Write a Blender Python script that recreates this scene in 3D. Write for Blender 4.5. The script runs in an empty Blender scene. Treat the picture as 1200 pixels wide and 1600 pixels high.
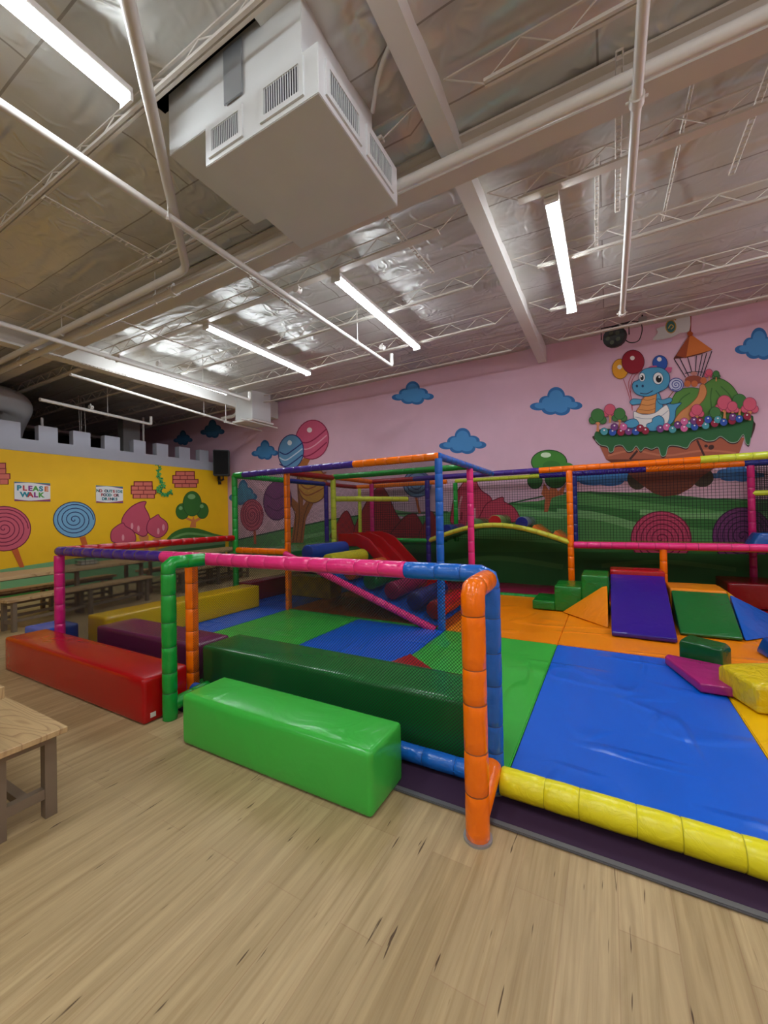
import bpy, bmesh, math, random
from mathutils import Vector, Matrix, noise
random.seed(7)
PI = math.pi
S = bpy.context.scene
COL = S.collection
# ------------------------------------------------------------------ camera, light, exposure
YAW, PITCH, ROLL, FPX, CAMZ = 0.508174, 0.0092070, -0.0192166, 630.0, 1.5
cy_, sy_ = math.cos(YAW), math.sin(YAW)
fwd = Vector((-sy_*math.cos(PITCH), cy_*math.cos(PITCH), math.sin(PITCH)))
rgt = Vector((cy_, sy_, 0)); up = rgt.cross(fwd)
r2 = math.cos(ROLL)*rgt + math.sin(ROLL)*up
u2 = -math.sin(ROLL)*rgt + math.cos(ROLL)*up
cam = bpy.data.cameras.new('camera'); camo = bpy.data.objects.new('camera', cam); COL.objects.link(camo)
cam.sensor_fit = 'HORIZONTAL'; cam.sensor_width = 36; cam.lens = FPX/1200*36
m = Matrix.Identity(4)
for i, v in enumerate((r2, u2, -fwd)):
    m[0][i], m[1][i], m[2][i] = v
m[2][3] = CAMZ
camo.matrix_world = m; S.camera = camo; cam.clip_end = 100; cam.clip_start = .02
S.view_settings.view_transform = 'Standard'; S.view_settings.look = 'None'
S.view_settings.gamma = 1; S.view_settings.exposure = 0.0
S.view_settings.use_curve_mapping = False
TUBE = 46.0          # radiance of the strip lights
w = bpy.data.worlds.new('world'); S.world = w; w.use_nodes = True
w.node_tree.nodes['Background'].inputs[0].default_value = (.8, .85, 1, 1)
w.node_tree.nodes['Background'].inputs[1].default_value = 0.15

def at(px, py, ax, v):
    """point of the place seen at a pixel, on the plane axis=v (used to read positions off the photo)"""
    d = fwd + r2*((px-600)/FPX) - u2*((py-800)/FPX)
    c = Vector((0, 0, CAMZ))
    t = (v-c[ax])/d[ax]
    return c + d*t

# ------------------------------------------------------------------ materials
def lin(c):
    return tuple((x/255/12.92 if x/255 <= .04045 else ((x/255+.055)/1.055)**2.4) for x in c)
MATS = {}
def new_mat(name):
    mt = bpy.data.materials.new(name); mt.use_nodes = True
    nt = mt.node_tree
    return mt, nt, nt.nodes['Principled BSDF']
def nd(nt, t, **kw):
    n = nt.nodes.new(t)
    for k, v in kw.items():
        if k.startswith('i_'): n.inputs[k[2:].replace('_', ' ')].default_value = v
        else: setattr(n, k, v)
    return n
def coords(nt, scale=(1, 1, 1), rot=(0, 0, 0), src='Object'):
    tc = nd(nt, 'ShaderNodeTexCoord'); mp = nd(nt, 'ShaderNodeMapping')
    mp.inputs['Scale'].default_value = scale; mp.inputs['Rotation'].default_value = rot
    nt.links.new(tc.outputs[src], mp.inputs[0]); return mp.outputs[0]
def paint(c, rough=.6, metal=0, key='paint'):
    k = (key, tuple(c), rough, metal)
    if k not in MATS:
        mt, nt, b = new_mat('%s_%d_%d_%d' % ((key,)+tuple(int(x) for x in c)))
        b.inputs['Roughness'].default_value = rough; b.inputs['Metallic'].default_value = metal
        n = nd(nt, 'ShaderNodeTexNoise', i_Scale=3.0, i_Detail=4.0)
        nt.links.new(coords(nt), n.inputs['Vector'])
        mx = nd(nt, 'ShaderNodeMix', data_type='RGBA'); l = lin(c)
        mx.inputs[6].default_value = (*[x*.93 for x in l], 1); mx.inputs[7].default_value = (*[min(1, x*1.05) for x in l], 1)
        nt.links.new(n.outputs[0], mx.inputs[0]); nt.links.new(mx.outputs[2], b.inputs['Base Color'])
        MATS[k] = mt
    return MATS[k]
def vinyl(c, rough=.2, bump=.25, scale=5.0):
    k = ('vinyl', tuple(c), rough, bump, scale)
    if k not in MATS:
        mt, nt, b = new_mat('vinyl_%d_%d_%d' % tuple(c))
        l = lin(c)
        b.inputs['Base Color'].default_value = (*l, 1)
        b.inputs['Roughness'].default_value = rough
        b.inputs['Specular IOR Level'].default_value = .5
        v = coords(nt)
        n = nd(nt, 'ShaderNodeTexNoise', i_Scale=scale, i_Detail=3.0, i_Distortion=1.2)
        n2 = nd(nt, 'ShaderNodeTexNoise', i_Scale=scale*.35, i_Detail=1.0, i_Distortion=.5)
        nt.links.new(v, n.inputs['Vector']); nt.links.new(v, n2.inputs['Vector'])
        ad = nd(nt, 'ShaderNodeMath', operation='ADD'); nt.links.new(n.outputs[0], ad.inputs[0]); nt.links.new(n2.outputs[0], ad.inputs[1])
        bp = nd(nt, 'ShaderNodeBump', i_Strength=bump, i_Distance=.03)
        nt.links.new(ad.outputs[0], bp.inputs['Height']); nt.links.new(bp.outputs[0], b.inputs['Normal'])
        MATS[k] = mt
    return MATS[k]
def mat_vinyl(c):
    mt, nt, b = new_mat('mat_vinyl_%d_%d_%d' % tuple(c))
    b.inputs['Base Color'].default_value = (*lin(c), 1); b.inputs['Roughness'].default_value = .3
    hs = []
    for sc, rot, seed in (((.45, 1.5, 1), .5, 0), ((1.5, .5, 1), -.3, 7.3)):
        n = nd(nt, 'ShaderNodeTexNoise', noise_dimensions='4D', i_Scale=1.0, i_Detail=1.0, i_Distortion=.5, i_W=seed)
        nt.links.new(coords(nt, sc, (0, 0, rot)), n.inputs['Vector'])
        a1 = nd(nt, 'ShaderNodeMath', operation='SUBTRACT'); a1.inputs[1].default_value = .5; nt.links.new(n.outputs[0], a1.inputs[0])
        a2 = nd(nt, 'ShaderNodeMath', operation='ABSOLUTE'); nt.links.new(a1.outputs[0], a2.inputs[0])
        mr = nd(nt, 'ShaderNodeMapRange', interpolation_type='SMOOTHSTEP'); mr.inputs[1].default_value = .035; mr.inputs[2].default_value = 0
        nt.links.new(a2.outputs[0], mr.inputs[0])
        k = nd(nt, 'ShaderNodeTexNoise', i_Scale=1.7, i_Detail=0.0); nt.links.new(coords(nt), k.inputs['Vector'])
        km = nd(nt, 'ShaderNodeMapRange'); km.inputs[1].default_value = .42; km.inputs[2].default_value = .6; nt.links.new(k.outputs[0], km.inputs[0])
        mm = nd(nt, 'ShaderNodeMath', operation='MULTIPLY'); nt.links.new(mr.outputs[0], mm.inputs[0]); nt.links.new(km.outputs[0], mm.inputs[1]); hs.append(mm)
    ad = nd(nt, 'ShaderNodeMath', operation='ADD'); nt.links.new(hs[0].outputs[0], ad.inputs[0]); nt.links.new(hs[1].outputs[0], ad.inputs[1])
    bp = nd(nt, 'ShaderNodeBump', i_Strength=.6, i_Distance=.018)
    nt.links.new(ad.outputs[0], bp.inputs['Height']); nt.links.new(bp.outputs[0], b.inputs['Normal'])
    return mt
def m_foil():
    mt, nt, b = new_mat('foil_insulation')
    b.inputs['Base Color'].default_value = (*lin((212, 203, 190)), 1)
    b.inputs['Metallic'].default_value = .42; b.inputs['Roughness'].default_value = .36
    v = coords(nt, (1, 1, 1))
    def rid(scale, sc, dist, det=5.0, rough=.55):
        n = nd(nt, 'ShaderNodeTexNoise', i_Scale=sc, i_Detail=det, i_Roughness=rough, i_Distortion=dist, noise_type='RIDGED_MULTIFRACTAL', normalize=True)
        nt.links.new(coords(nt, scale), n.inputs['Vector']); return n.outputs[0]
    r1 = rid((.8, 2.6, 1), 1.5, .9, 4.0); r2_ = rid((1.3, 1.0, 1), 4.2, 1.6, 3.0)
    msk = nd(nt, 'ShaderNodeTexNoise', i_Scale=.9, i_Detail=1.0); nt.links.new(v, msk.inputs['Vector'])
    mr = nd(nt, 'ShaderNodeMapRange'); mr.inputs[1].default_value = .38; mr.inputs[2].default_value = .62; mr.inputs[3].default_value = .3
    nt.links.new(msk.outputs[0], mr.inputs[0])
    m1 = nd(nt, 'ShaderNodeMath', operation='MULTIPLY'); nt.links.new(r2_, m1.inputs[0]); nt.links.new(mr.outputs[0], m1.inputs[1])
    m2 = nd(nt, 'ShaderNodeMath', operation='MULTIPLY_ADD'); m2.inputs[1].default_value = .55; nt.links.new(m1.outputs[0], m2.inputs[0]); nt.links.new(r1, m2.inputs[2])
    bp = nd(nt, 'ShaderNodeBump', i_Strength=.85, i_Distance=.06)
    nt.links.new(m2.outputs[0], bp.inputs['Height']); nt.links.new(bp.outputs[0], b.inputs['Normal'])
    # taped seams of the insulation rolls
    br = nd(nt, 'ShaderNodeTexBrick', i_Scale=1.0, offset=.35)
    br.inputs['Mortar Size'].default_value = .008; br.inputs['Brick Width'].default_value = 3.4; br.inputs['Row Height'].default_value = .61
    br.inputs['Color1'].default_value = (*lin((214, 213, 208)), 1); br.inputs['Color2'].default_value = (*lin((204, 202, 196)), 1)
    br.inputs['Mortar'].default_value = (*lin((158, 152, 144)), 1)
    nt.links.new(v, br.inputs['Vector']); nt.links.new(br.outputs[0], b.inputs['Base Color'])
    return mt
def m_floor():
    mt, nt, b = new_mat('oak_plank_floor')
    v = coords(nt, (1, 1, 1), (0, 0, PI/2))
    br = nd(nt, 'ShaderNodeTexBrick', i_Scale=1.0, offset=.37)
    br.inputs['Mortar Size'].default_value = .0022; br.inputs['Mortar Smooth'].default_value = .3
    br.inputs['Brick Width'].default_value = 1.22; br.inputs['Row Height'].default_value = .18
    br.inputs['Bias'].default_value = 0
    br.inputs['Color1'].default_value = (*lin((185, 161, 121)), 1); br.inputs["Color2"].default_value = (*lin((170, 146, 106)), 1)
    br.inputs['Mortar'].default_value = (*lin((168, 140, 104)), 1)
    nt.links.new(v, br.inputs['Vector'])
    def streak(scale, lo, hi, c0, c1, prev, blend='MULTIPLY', fac=1.0, det=6.0, dist=.6):
        mp = coords(nt, scale)
        n = nd(nt, 'ShaderNodeTexNoise', i_Scale=1.0, i_Detail=det, i_Roughness=.6, i_Distortion=dist)
        nt.links.new(mp, n.inputs['Vector'])
        cr = nd(nt, 'ShaderNodeValToRGB'); e = cr.color_ramp.elements
        e[0].position = lo; e[1].position = hi; e[0].color = (*c0, 1); e[1].color = (*c1, 1)
        nt.links.new(n.outputs[0], cr.inputs[0])
        mx = nd(nt, 'ShaderNodeMix', data_type='RGBA', blend_type=blend); mx.inputs[0].default_value = fac
        nt.links.new(prev, mx.inputs[6]); nt.links.new(cr.outputs[0], mx.inputs[7])
        return mx.outputs[2]
    o = br.outputs[0]
    o = streak((22, 1.6, 1), .34, .66, (.82, .79, .74), (1.10, 1.09, 1.07), o)
    o = streak((60, 1.1, 1), .36, .52, (.87, .84, .79), (1.0, 1.0, 1.0), o)
    o = streak((46, 4.5, 1), .27, .315, (.22, .17, .13), (1, 1, 1), o, det=2.0, dist=.2)
    nt.links.new(o, b.inputs['Base Color'])
    b.inputs['Roughness'].default_value = .42
    b.inputs['Specular IOR Level'].default_value = .35
    return mt
def m_wood():
    mt, nt, b = new_mat('oak_tabletop')
    n1 = nd(nt, 'ShaderNodeTexNoise', i_Scale=1.0, i_Detail=1.5, i_Distortion=.4)
    nt.links.new(coords(nt, (1.1, 5.5, 1)), n1.inputs['Vector'])
    mu_ = nd(nt, 'ShaderNodeMath', operation='MULTIPLY'); mu_.inputs[1].default_value = 15.0; nt.links.new(n1.outputs[0], mu_.inputs[0])
    fr = nd(nt, 'ShaderNodeMath', operation='FRACT'); nt.links.new(mu_.outputs[0], fr.inputs[0])
    cr = nd(nt, 'ShaderNodeValToRGB'); e = cr.color_ramp.elements
    e[0].position = .0; e[1].position = .3
    e[0].color = (*lin((168, 130, 86)), 1); e[1].color = (*lin((206, 172, 122)), 1)
    nt.links.new(fr.outputs[0], cr.inputs[0])
    n2 = nd(nt, 'ShaderNodeTexNoise', i_Scale=1.0, i_Detail=4.0); nt.links.new(coords(nt, (3, 90, 1)), n2.inputs['Vector'])
    mx = nd(nt, 'ShaderNodeMix', data_type='RGBA', blend_type='MULTIPLY'); mx.inputs[0].default_value = .35
    nt.links.new(cr.outputs[0], mx.inputs[6]); nt.links.new(n2.outputs[0], mx.inputs[7]); nt.links.new(mx.outputs[2], b.inputs['Base Color'])
    b.inputs['Roughness'].default_value = .45
    return mt
def m_net(cell, width, col, diag=False):
    k = ('net', cell, width, col, diag)
    if k in MATS: return MATS[k]
    mt, nt, b = new_mat('netting')
    b.inputs['Base Color'].default_value = (*lin(col), 1); b.inputs['Roughness'].default_value = .8
    mp = coords(nt, (1/cell, 1/cell, 1), (0, 0, PI/4 if diag else 0), 'UV')
    sx = nd(nt, 'ShaderNodeSeparateXYZ'); nt.links.new(mp, sx.inputs[0])
    ms = []
    for i in (0, 1):
        fr = nd(nt, 'ShaderNodeMath', operation='FRACT'); nt.links.new(sx.outputs[i], fr.inputs[0])
        lt = nd(nt, 'ShaderNodeMath', operation='LESS_THAN'); lt.inputs[1].default_value = width
        nt.links.new(fr.outputs[0], lt.inputs[0]); ms.append(lt)
    mx = nd(nt, 'ShaderNodeMath', operation='MAXIMUM'); nt.links.new(ms[0].outputs[0], mx.inputs[0]); nt.links.new(ms[1].outputs[0], mx.inputs[1])
    nt.links.new(mx.outputs[0], b.inputs['Alpha'])
    MATS[k] = mt; return mt
def m_emit(c, s):
    mt, nt, b = new_mat('lamp_glow')
    b.inputs['Base Color'].default_value = (.9, .9, .9, 1)
    b.inputs['Emission Color'].default_value = (*c, 1); b.inputs['Emission Strength'].default_value = s
    return mt
FOIL = m_foil(); FLOOR = m_floor(); WOOD = m_wood()
WHITE = paint((226, 222, 216), .45); PIPE = paint((222, 217, 210), .4); CHORD = paint((214, 206, 196), .5)
DUCT = paint((218, 219, 218), .4); BLACK = paint((10, 10, 11), .5); DARK = paint((34, 30, 28), .8)
STEEL = paint((132, 116, 98), .42, .35); GREYM = paint((165, 168, 172), .35, .6)
CASTLE = paint((176, 178, 190), .6)
C = dict(red=(172, 6, 14), orange=(255, 120, 2), orange_mat=(248, 138, 8), yellow=(236, 222, 50), yellow_mat=(244, 188, 4), yblock=(222, 192, 22),
         green=(22, 150, 52), lgreen=(62, 182, 66), mgreen=(58, 178, 62), dgreen=(14, 104, 44), blue=(28, 104, 198), mblue=(4, 96, 212), navy=(26, 44, 130),
         purple=(66, 40, 132), dpurple=(44, 22, 128), pink=(236, 50, 128), magenta=(200, 28, 110), maroon=(128, 32, 84), plum=(150, 36, 104), lime=(208, 220, 60), dred=(160, 10, 22))

# ------------------------------------------------------------------ object helpers
def empty(name, loc=(0, 0, 0), rz=0):
    o = bpy.data.objects.new(name, None); COL.objects.link(o); o.location = loc; o.rotation_euler = (0, 0, rz)
    o.empty_display_size = .1
    return o
def tag(o, label=None, cat=None, group=None, kind=None):
    if label: o['label'] = label
    if cat: o['category'] = cat
    if group: o['group'] = group
    if kind: o['kind'] = kind
    return o
def obj(name, bm, mats, parent=None, smooth=False, sharp=None):
    me = bpy.data.meshes.new(name)
    bm.normal_update()
    bm.to_mesh(me); bm.free()
    if not isinstance(mats, (list, tuple)): mats = [mats]
    for x in mats: me.materials.append(x)
    if smooth:
        for p in me.polygons: p.use_smooth = True
        if sharp is not None: me.set_sharp_from_angle(angle=math.radians(sharp))
    o = bpy.data.objects.new(name, me); COL.objects.link(o)
    if parent:
        o.parent = parent
    return o
def bx(bm, x0, x1, y0, y1, z0, z1, mi=0):
    vs = [bm.verts.new(p) for p in ((x0, y0, z0), (x1, y0, z0), (x1, y1, z0), (x0, y1, z0), (x0, y0, z1), (x1, y0, z1), (x1, y1, z1), (x0, y1, z1))]
    for f in ((3, 2, 1, 0), (4, 5, 6, 7), (0, 1, 5, 4), (1, 2, 6, 5), (2, 3, 7, 6), (3, 0, 4, 7)):
        fa = bm.faces.new([vs[i] for i in f]); fa.material_index = mi
def frame(d):
    d = d.normalized(); a = Vector((0, 0, 1)) if abs(d.z) < .9 else Vector((1, 0, 0))
    s = d.cross(a).normalized(); return s, s.cross(d)
def tube(bm, pts, r, n=10, mi=0, cap=True, radii=None):
    pts = [Vector(p) for p in pts]; rings = []
    s0 = None
    for i, p in enumerate(pts):
        d = (pts[min(i+1, len(pts)-1)]-pts[max(i-1, 0)]).normalized()
        if s0 is None: s, t = frame(d)
        else:
            s = (s0-d*s0.dot(d)).normalized(); t = s.cross(d)
        s0 = s
        rr = radii[i] if radii else r
        rings.append([bm.verts.new(p+(s*math.cos(2*PI*k/n)+t*math.sin(2*PI*k/n))*rr) for k in range(n)])
    for a, b in zip(rings, rings[1:]):
        for k in range(n):
            f = bm.faces.new((a[k], a[(k+1) % n], b[(k+1) % n], b[k])); f.material_index = mi
    if cap:
        bm.faces.new(rings[0][::-1]).material_index = mi; bm.faces.new(rings[-1]).material_index = mi
def recalc(bm): bmesh.ops.recalc_face_normals(bm, faces=bm.faces)
def cylo(name, pts, r, mt, parent=None, n=12):
    bm = bmesh.new(); tube(bm, pts, r, n); recalc(bm); return obj(name, bm, mt, parent, True, 50)
def boxo(name, a, b, mt, parent=None, bev=0):
    bm = bmesh.new(); bx(bm, min(a[0], b[0]), max(a[0], b[0]), min(a[1], b[1]), max(a[1], b[1]), min(a[2], b[2]), max(a[2], b[2]))
    if bev: bmesh.ops.bevel(bm, geom=bm.edges, offset=bev, segments=2, affect='EDGES')
    return obj(name, bm, mt, parent, bool(bev), 40)
def rounded(pts, rad=.06, n=5):
    """polyline with its corners rounded"""
    pts = [Vector(p) for p in pts]; out = [pts[0]]
    for a, b, c in zip(pts, pts[1:], pts[2:]):
        d1 = (a-b); d2 = (c-b); q = min(rad, d1.length*.45, d2.length*.45)
        p1 = b+d1.normalized()*q; p2 = b+d2.normalized()*q
        for i in range(n+1):
            t = i/n; out.append(p1*(1-t)**2+b*2*t*(1-t)+p2*t*t)
    out.append(pts[-1]); return out
def pad_pole(name, pts, c, parent, r=.05, seg=.19, rad=.06, rough=.2, label=None):
    """foam sleeve strapped round a pole: segments that bulge between the straps"""
    pts = rounded(pts, rad) if len(pts) > 2 else [Vector(p) for p in pts]
    L = [0]
    for a, b in zip(pts, pts[1:]): L.append(L[-1]+(b-a).length)
    tot = L[-1]
    def P_(s):
        for i in range(len(pts)-1):
            if s <= L[i+1]+1e-9:
                return pts[i].lerp(pts[i+1], (s-L[i])/max(1e-9, L[i+1]-L[i]))
        return pts[-1]
    nseg = max(1, round(tot/seg)); ss = []; rr = []; seam = []
    cuts = [tot*(i+(random.uniform(-.12, .12) if 0 < i < nseg else 0))/nseg for i in range(nseg+1)]
    for a, b in zip(cuts, cuts[1:]):
        for t, q in ((0, .93), (.02, .985), (.25, 1.0), (.5, 1.005), (.75, 1.0), (.98, .985)):
            seam.append(t == 0 and a > 0); ss.append(a+(b-a)*t); rr.append(r*q*random.uniform(.99, 1.01))
    ss.append(tot); rr.append(r*.93)
    bm = bmesh.new(); tube(bm, [P_(s) for s in ss], r, 14, 0, True, rr); bm.faces.ensure_lookup_table()
    for i, q in enumerate(seam):
        if q:
            for k in range(14): bm.faces[i*14+k].material_index = 1
    recalc(bm)
    o = obj(name, bm, [vinyl(c, rough, .22, 11.0), vinyl(tuple(int(x*(.55 if name != 'padded_roll' else .8)) for x in c), .5)], parent, True, 60)
    if label: o['label'] = label
    return o
def hull(name, pts, c, parent=None, bev=.02, sub=True, label=None, rough=.2, bump=.3, scale=5.0, mt=None):
    """foam block: convex shape, rounded edges, slightly puffed faces"""
    bm = bmesh.new()
    for p in pts: bm.verts.new(p)
    r = bmesh.ops.convex_hull(bm, input=bm.verts)
    bmesh.ops.dissolve_limit(bm, angle_limit=.05, verts=bm.verts, edges=bm.edges)
    recalc(bm)
    bmesh.ops.bevel(bm, geom=bm.edges, offset=bev, segments=3, affect='EDGES', profile=.6)
    o = obj(name, bm, mt or vinyl(c, rough, bump, scale), parent, True, 35)
    if label: o['label'] = label
    return o
def block(name, x0, x1, y0, y1, z0, z1, c, parent=None, bev=.025, label=None, cat=None, rot=0, puff=.006, **kw):
    bm = bmesh.new(); cx, cy = (x0+x1)/2, (y0+y1)/2
    bx(bm, x0-cx, x1-cx, y0-cy, y1-cy, z0, z1)
    bmesh.ops.bevel(bm, geom=bm.edges, offset=bev, segments=3, affect='EDGES', profile=.6)
    ed = [e for e in bm.edges if e.calc_length() > .12]
    if ed and puff:
        bmesh.ops.subdivide_edges(bm, edges=ed, cuts=7, use_grid_fill=True)
        hx, hy, hz = (x1-x0)/2, (y1-y0)/2, (z1-z0)/2; zc = (z0+z1)/2
        for v in bm.verts:
            ux, uy, uz = v.co.x/hx, v.co.y/hy, (v.co.z-zc)/hz
            n = noise.noise(Vector((v.co.x*2.3+x0*5, v.co.y*2.3+y0, v.co.z*2)))*.6
            kx = max(0, (1-uy*uy))*max(0, (1-uz*uz)); ky = max(0, (1-ux*ux))*max(0, (1-uz*uz)); kz = max(0, (1-ux*ux))*max(0, (1-uy*uy))
            if abs(ux) > .9: v.co.x += math.copysign(puff*kx*(1+n), ux)
            if abs(uy) > .9: v.co.y += math.copysign(puff*ky*(1+n), uy)
            if uz > .9: v.co.z += puff*kz*(1+n)
    o = obj(name, bm, vinyl(c, kw.get('rough', .2), kw.get('bump', .3), kw.get('scale', 5.0)), parent, True, 40)
    o.location = (cx, cy, 0); o.rotation_euler = (0, 0, rot)
    if label: tag(o, label, cat)
    return o
def net(name, a, b, c, d, mt, parent, label=None):
    bm = bmesh.new(); vs = [bm.verts.new(p) for p in (a, b, c, d)]; f = bm.faces.new(vs)
    uv = bm.loops.layers.uv.new('UVMap'); A = Vector(a)
    e1 = (Vector(b)-A).normalized(); nn = e1.cross(Vector(d)-A).normalized(); e2 = nn.cross(e1)
    for l in f.loops:
        q = l.vert.co-A; l[uv].uv = (q.dot(e1), q.dot(e2))
    o = obj(name, bm, mt, parent)
    if label: o['label'] = label
    return o

# ------------------------------------------------------------------ the room shell
WY = 8.85; XC = -10.63; CZ = 4.86; XL = -18.0; XR = 6.2; YB = -6.0
def shell(name, a, b, mt): return tag(boxo(name, a, b, mt), kind='structure')
shell('floor', (XL, YB, -.1), (XR, WY, 0), FLOOR)
wall_back = shell('wall_back', (XL, WY, 0), (XR, WY+.15, 5.6), paint((226, 184, 203), .7))
shell('wall_far_left', (XL-.15, YB, 0), (XL, WY, 5.6), paint((60, 52, 46), .9))
shell('wall_right', (XR, YB, 0), (XR+.15, WY, 5.6), paint((224, 176, 198), .7))
shell('wall_front', (XL, YB-.15, 0), (XR, YB, 5.6), paint((222, 214, 204), .7))
# foil-faced insulation hung between the joists, sagging and crinkled, torn open around the big duct
JY = [-5.72, -4.5, -3.28, -2.06, -.84, .38, 1.72, 2.83, 4.05, 5.27, 6.49, 7.71]
bm = bmesh.new(); nx, ny = 230, 150
grid = []
hole = [at(*p, 2, CZ).xy for p in ((250, 128), (262, 100), (300, 62), (345, 10), (372, -6), (400, -10), (420, 8), (330, 85), (275, 130))]
def inpoly(x, y, P):
    c = False
    for i in range(len(P)):
        a, b = P[i], P[i-1]
        if (a.y > y) != (b.y > y) and x < (b.x-a.x)*(y-a.y)/(b.y-a.y)+a.x: c = not c
    return c
def foil_z(x, y):
    j = min(abs(y-q) for q in JY)
    sag = .045*math.sin(min(1, j/.6)*PI/2)
    n = noise.noise(Vector((x*.9, y*3.1, 0)))*.03+noise.noise(Vector((x*3.3, y*6, 3)))*.012
    rib = .018*abs(math.sin(y*PI/.305))
    low = .09+(.08 if y < 3.3 and x < -1.3 else 0)
    if y > 7.8:
        k = min(1, (y-7.8)/.3); return (CZ-low-sag+n+rib)*(1-k)+(CZ+.06+n)*k
    return CZ-low-sag+n+rib
xs = [XL+(XR-XL)*i/nx for i in range(nx+1)]; ys = [YB+(WY-YB)*i/ny for i in range(ny+1)]
for x in xs: grid.append([bm.verts.new((x, y, foil_z(x, y))) for y in ys])
for i in range(nx):
    for j in range(ny):
        cx, cy = (xs[i]+xs[i+1])/2, (ys[j]+ys[j+1])/2
        if inpoly(cx, cy, hole): continue
        bm.faces.new((grid[i][j], grid[i][j+1], grid[i+1][j+1], grid[i+1][j]))
ceil = tag(obj('ceiling', bm, FOIL, None, True), kind='structure')
shell('ceiling_deck', (XL, YB, 5.5), (XR, WY, 5.6), DARK).name = 'ceiling'
# castle partition on the left, crenellated along its top
bm = bmesh.new(); X0, X1 = XC-.16, XC
merl = [((-20, 32)), (60, 90), (114, 141), (163, 187), (208, 227), (244, 262), (279, 296), (311, 325)]
bx(bm, X0, X1, YB+2, WY-.01, 0, 2.99, 0)
wall_castle = tag(obj('wall_left', bm, paint((250, 196, 6), .65)), kind='structure')
bm = bmesh.new(); bx(bm, X0-.01, X1+.012, YB+2, WY-.01, 2.99, 3.25, 0)
for a, b in merl:
    y0 = at(a, 680, 0, XC).y; y1 = at(b, 680, 0, XC).y
    bx(bm, X0-.01, X1+.012, y0, y1, 3.25, 3.58)
y = at(-20, 680, 0, XC).y-.35
while y > YB+2.4:
    bx(bm, X0-.01, X1+.012, y-.55, y, 3.25, 3.58); y -= .95
obj('battlement', bm, CASTLE, wall_castle)['label'] = 'pale grey painted battlement cap along the wall top'

# ------------------------------------------------------------------ painted motifs on the walls
class Mural:
    def __init__(s, ax, v, sgn, d=.0012):
        s.bm = bmesh.new(); s.ax = ax; s.v = v; s.sgn = sgn; s.mats = []; s.d = d
    def mi(s, c):
        mt = paint(c, .7)
        if mt not in s.mats: s.mats.append(mt)
        return s.mats.index(mt)
    def P(s, x, y):
        p = at(x, y, s.ax, s.v); p[s.ax] = s.v+s.sgn*s.d; return p
    def poly(s, pts, c, smooth=False, step=True):
        if smooth: pts = crom(pts)
        vs = [s.bm.verts.new(s.P(*p)) for p in pts]
        f = s.bm.faces.new(vs); f.material_index = s.mi(c); 
        if step: s.d += .0003
    def ell(s, cx, cy, rx, ry, c, rot=0, line=None, lw=.9, n=28):
        pts = []
        for k in range(n):
            t = 2*PI*k/n; x = rx*math.cos(t); y = ry*math.sin(t)
            pts.append((cx+x*math.cos(rot)-y*math.sin(rot), cy+x*math.sin(rot)+y*math.cos(rot)))
        if line:
            q = [(cx+(x-cx)*(1+lw/rx), cy+(y-cy)*(1+lw/ry)) for x, y in pts]
            s.poly(q, line)
        s.poly(pts, c)
    def stroke(s, pts, wd, c, smooth=True):
        if smooth and len(pts) > 2: pts = crom(pts, closed=False)
        n = len(pts); L = []; R = []
        for i, p in enumerate(pts):
            a = pts[max(0, i-1)]; b = pts[min(n-1, i+1)]
            dx, dy = b[0]-a[0], b[1]-a[1]; l = math.hypot(dx, dy) or 1
            ww = wd(i/(n-1)) if callable(wd) else wd
            L.append(s.bm.verts.new(s.P(p[0]-dy/l*ww/2, p[1]+dx/l*ww/2))); R.append(s.bm.verts.new(s.P(p[0]+dy/l*ww/2, p[1]-dx/l*ww/2)))
        k = s.mi(c)
        for i in range(n-1):
            s.bm.faces.new((L[i], L[i+1], R[i+1], R[i])).material_index = k
        s.d += .0003
    def blob(s, pts, c, line=(70, 20, 40), lw=1.2, smooth=True):
        if smooth: pts = crom(pts)
        cl = pts+[pts[0]]
        s.poly(pts, c); s.stroke(cl, lw, line, False)
    def swirl(s, cx, cy, rx, ry, c, line, turns=4, lw=1.3, stick=None, sc=(205, 98, 40)):
        if stick:
            s.poly(stick, sc)
        s.ell(cx, cy, rx, ry, c, 0, line, lw)
        pts = []
        for i in range(int(turns*22)+1):
            t = i/22*2*PI; k = (t/(turns*2*PI))**.9*.93
            pts.append((cx+rx*k*math.cos(t), cy+ry*k*math.sin(t)))
        s.stroke(pts, lw, line, False)
    def build(s, name, parent, label):
        o = obj(name, s.bm, s.mats, parent); o['label'] = label; return o
def crom(pts, closed=True, k=5):
    n = len(pts); out = []
    rng = range(n if closed else n-1)
    for i in rng:
        if closed: p0, p1, p2, p3 = pts[i-1], pts[i], pts[(i+1) % n], pts[(i+2) % n]
        else: p0, p1, p2, p3 = pts[max(0, i-1)], pts[i], pts[i+1], pts[min(n-1, i+2)]
        for j in range(k):
            t = j/k
            out.append(tuple(.5*(2*p1[q]+(p2[q]-p0[q])*t+(2*p0[q]-5*p1[q]+4*p2[q]-p3[q])*t*t+(3*p1[q]-p0[q]-3*p2[q]+p3[q])*t**3) for q in (0, 1)))
    if not closed: out.append(pts[-1])
    return out
BK = lambda: Mural(1, WY, -1)
BKF = lambda: Mural(1, WY, -1, .008)
CS = lambda: Mural(0, XC, 1)
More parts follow.
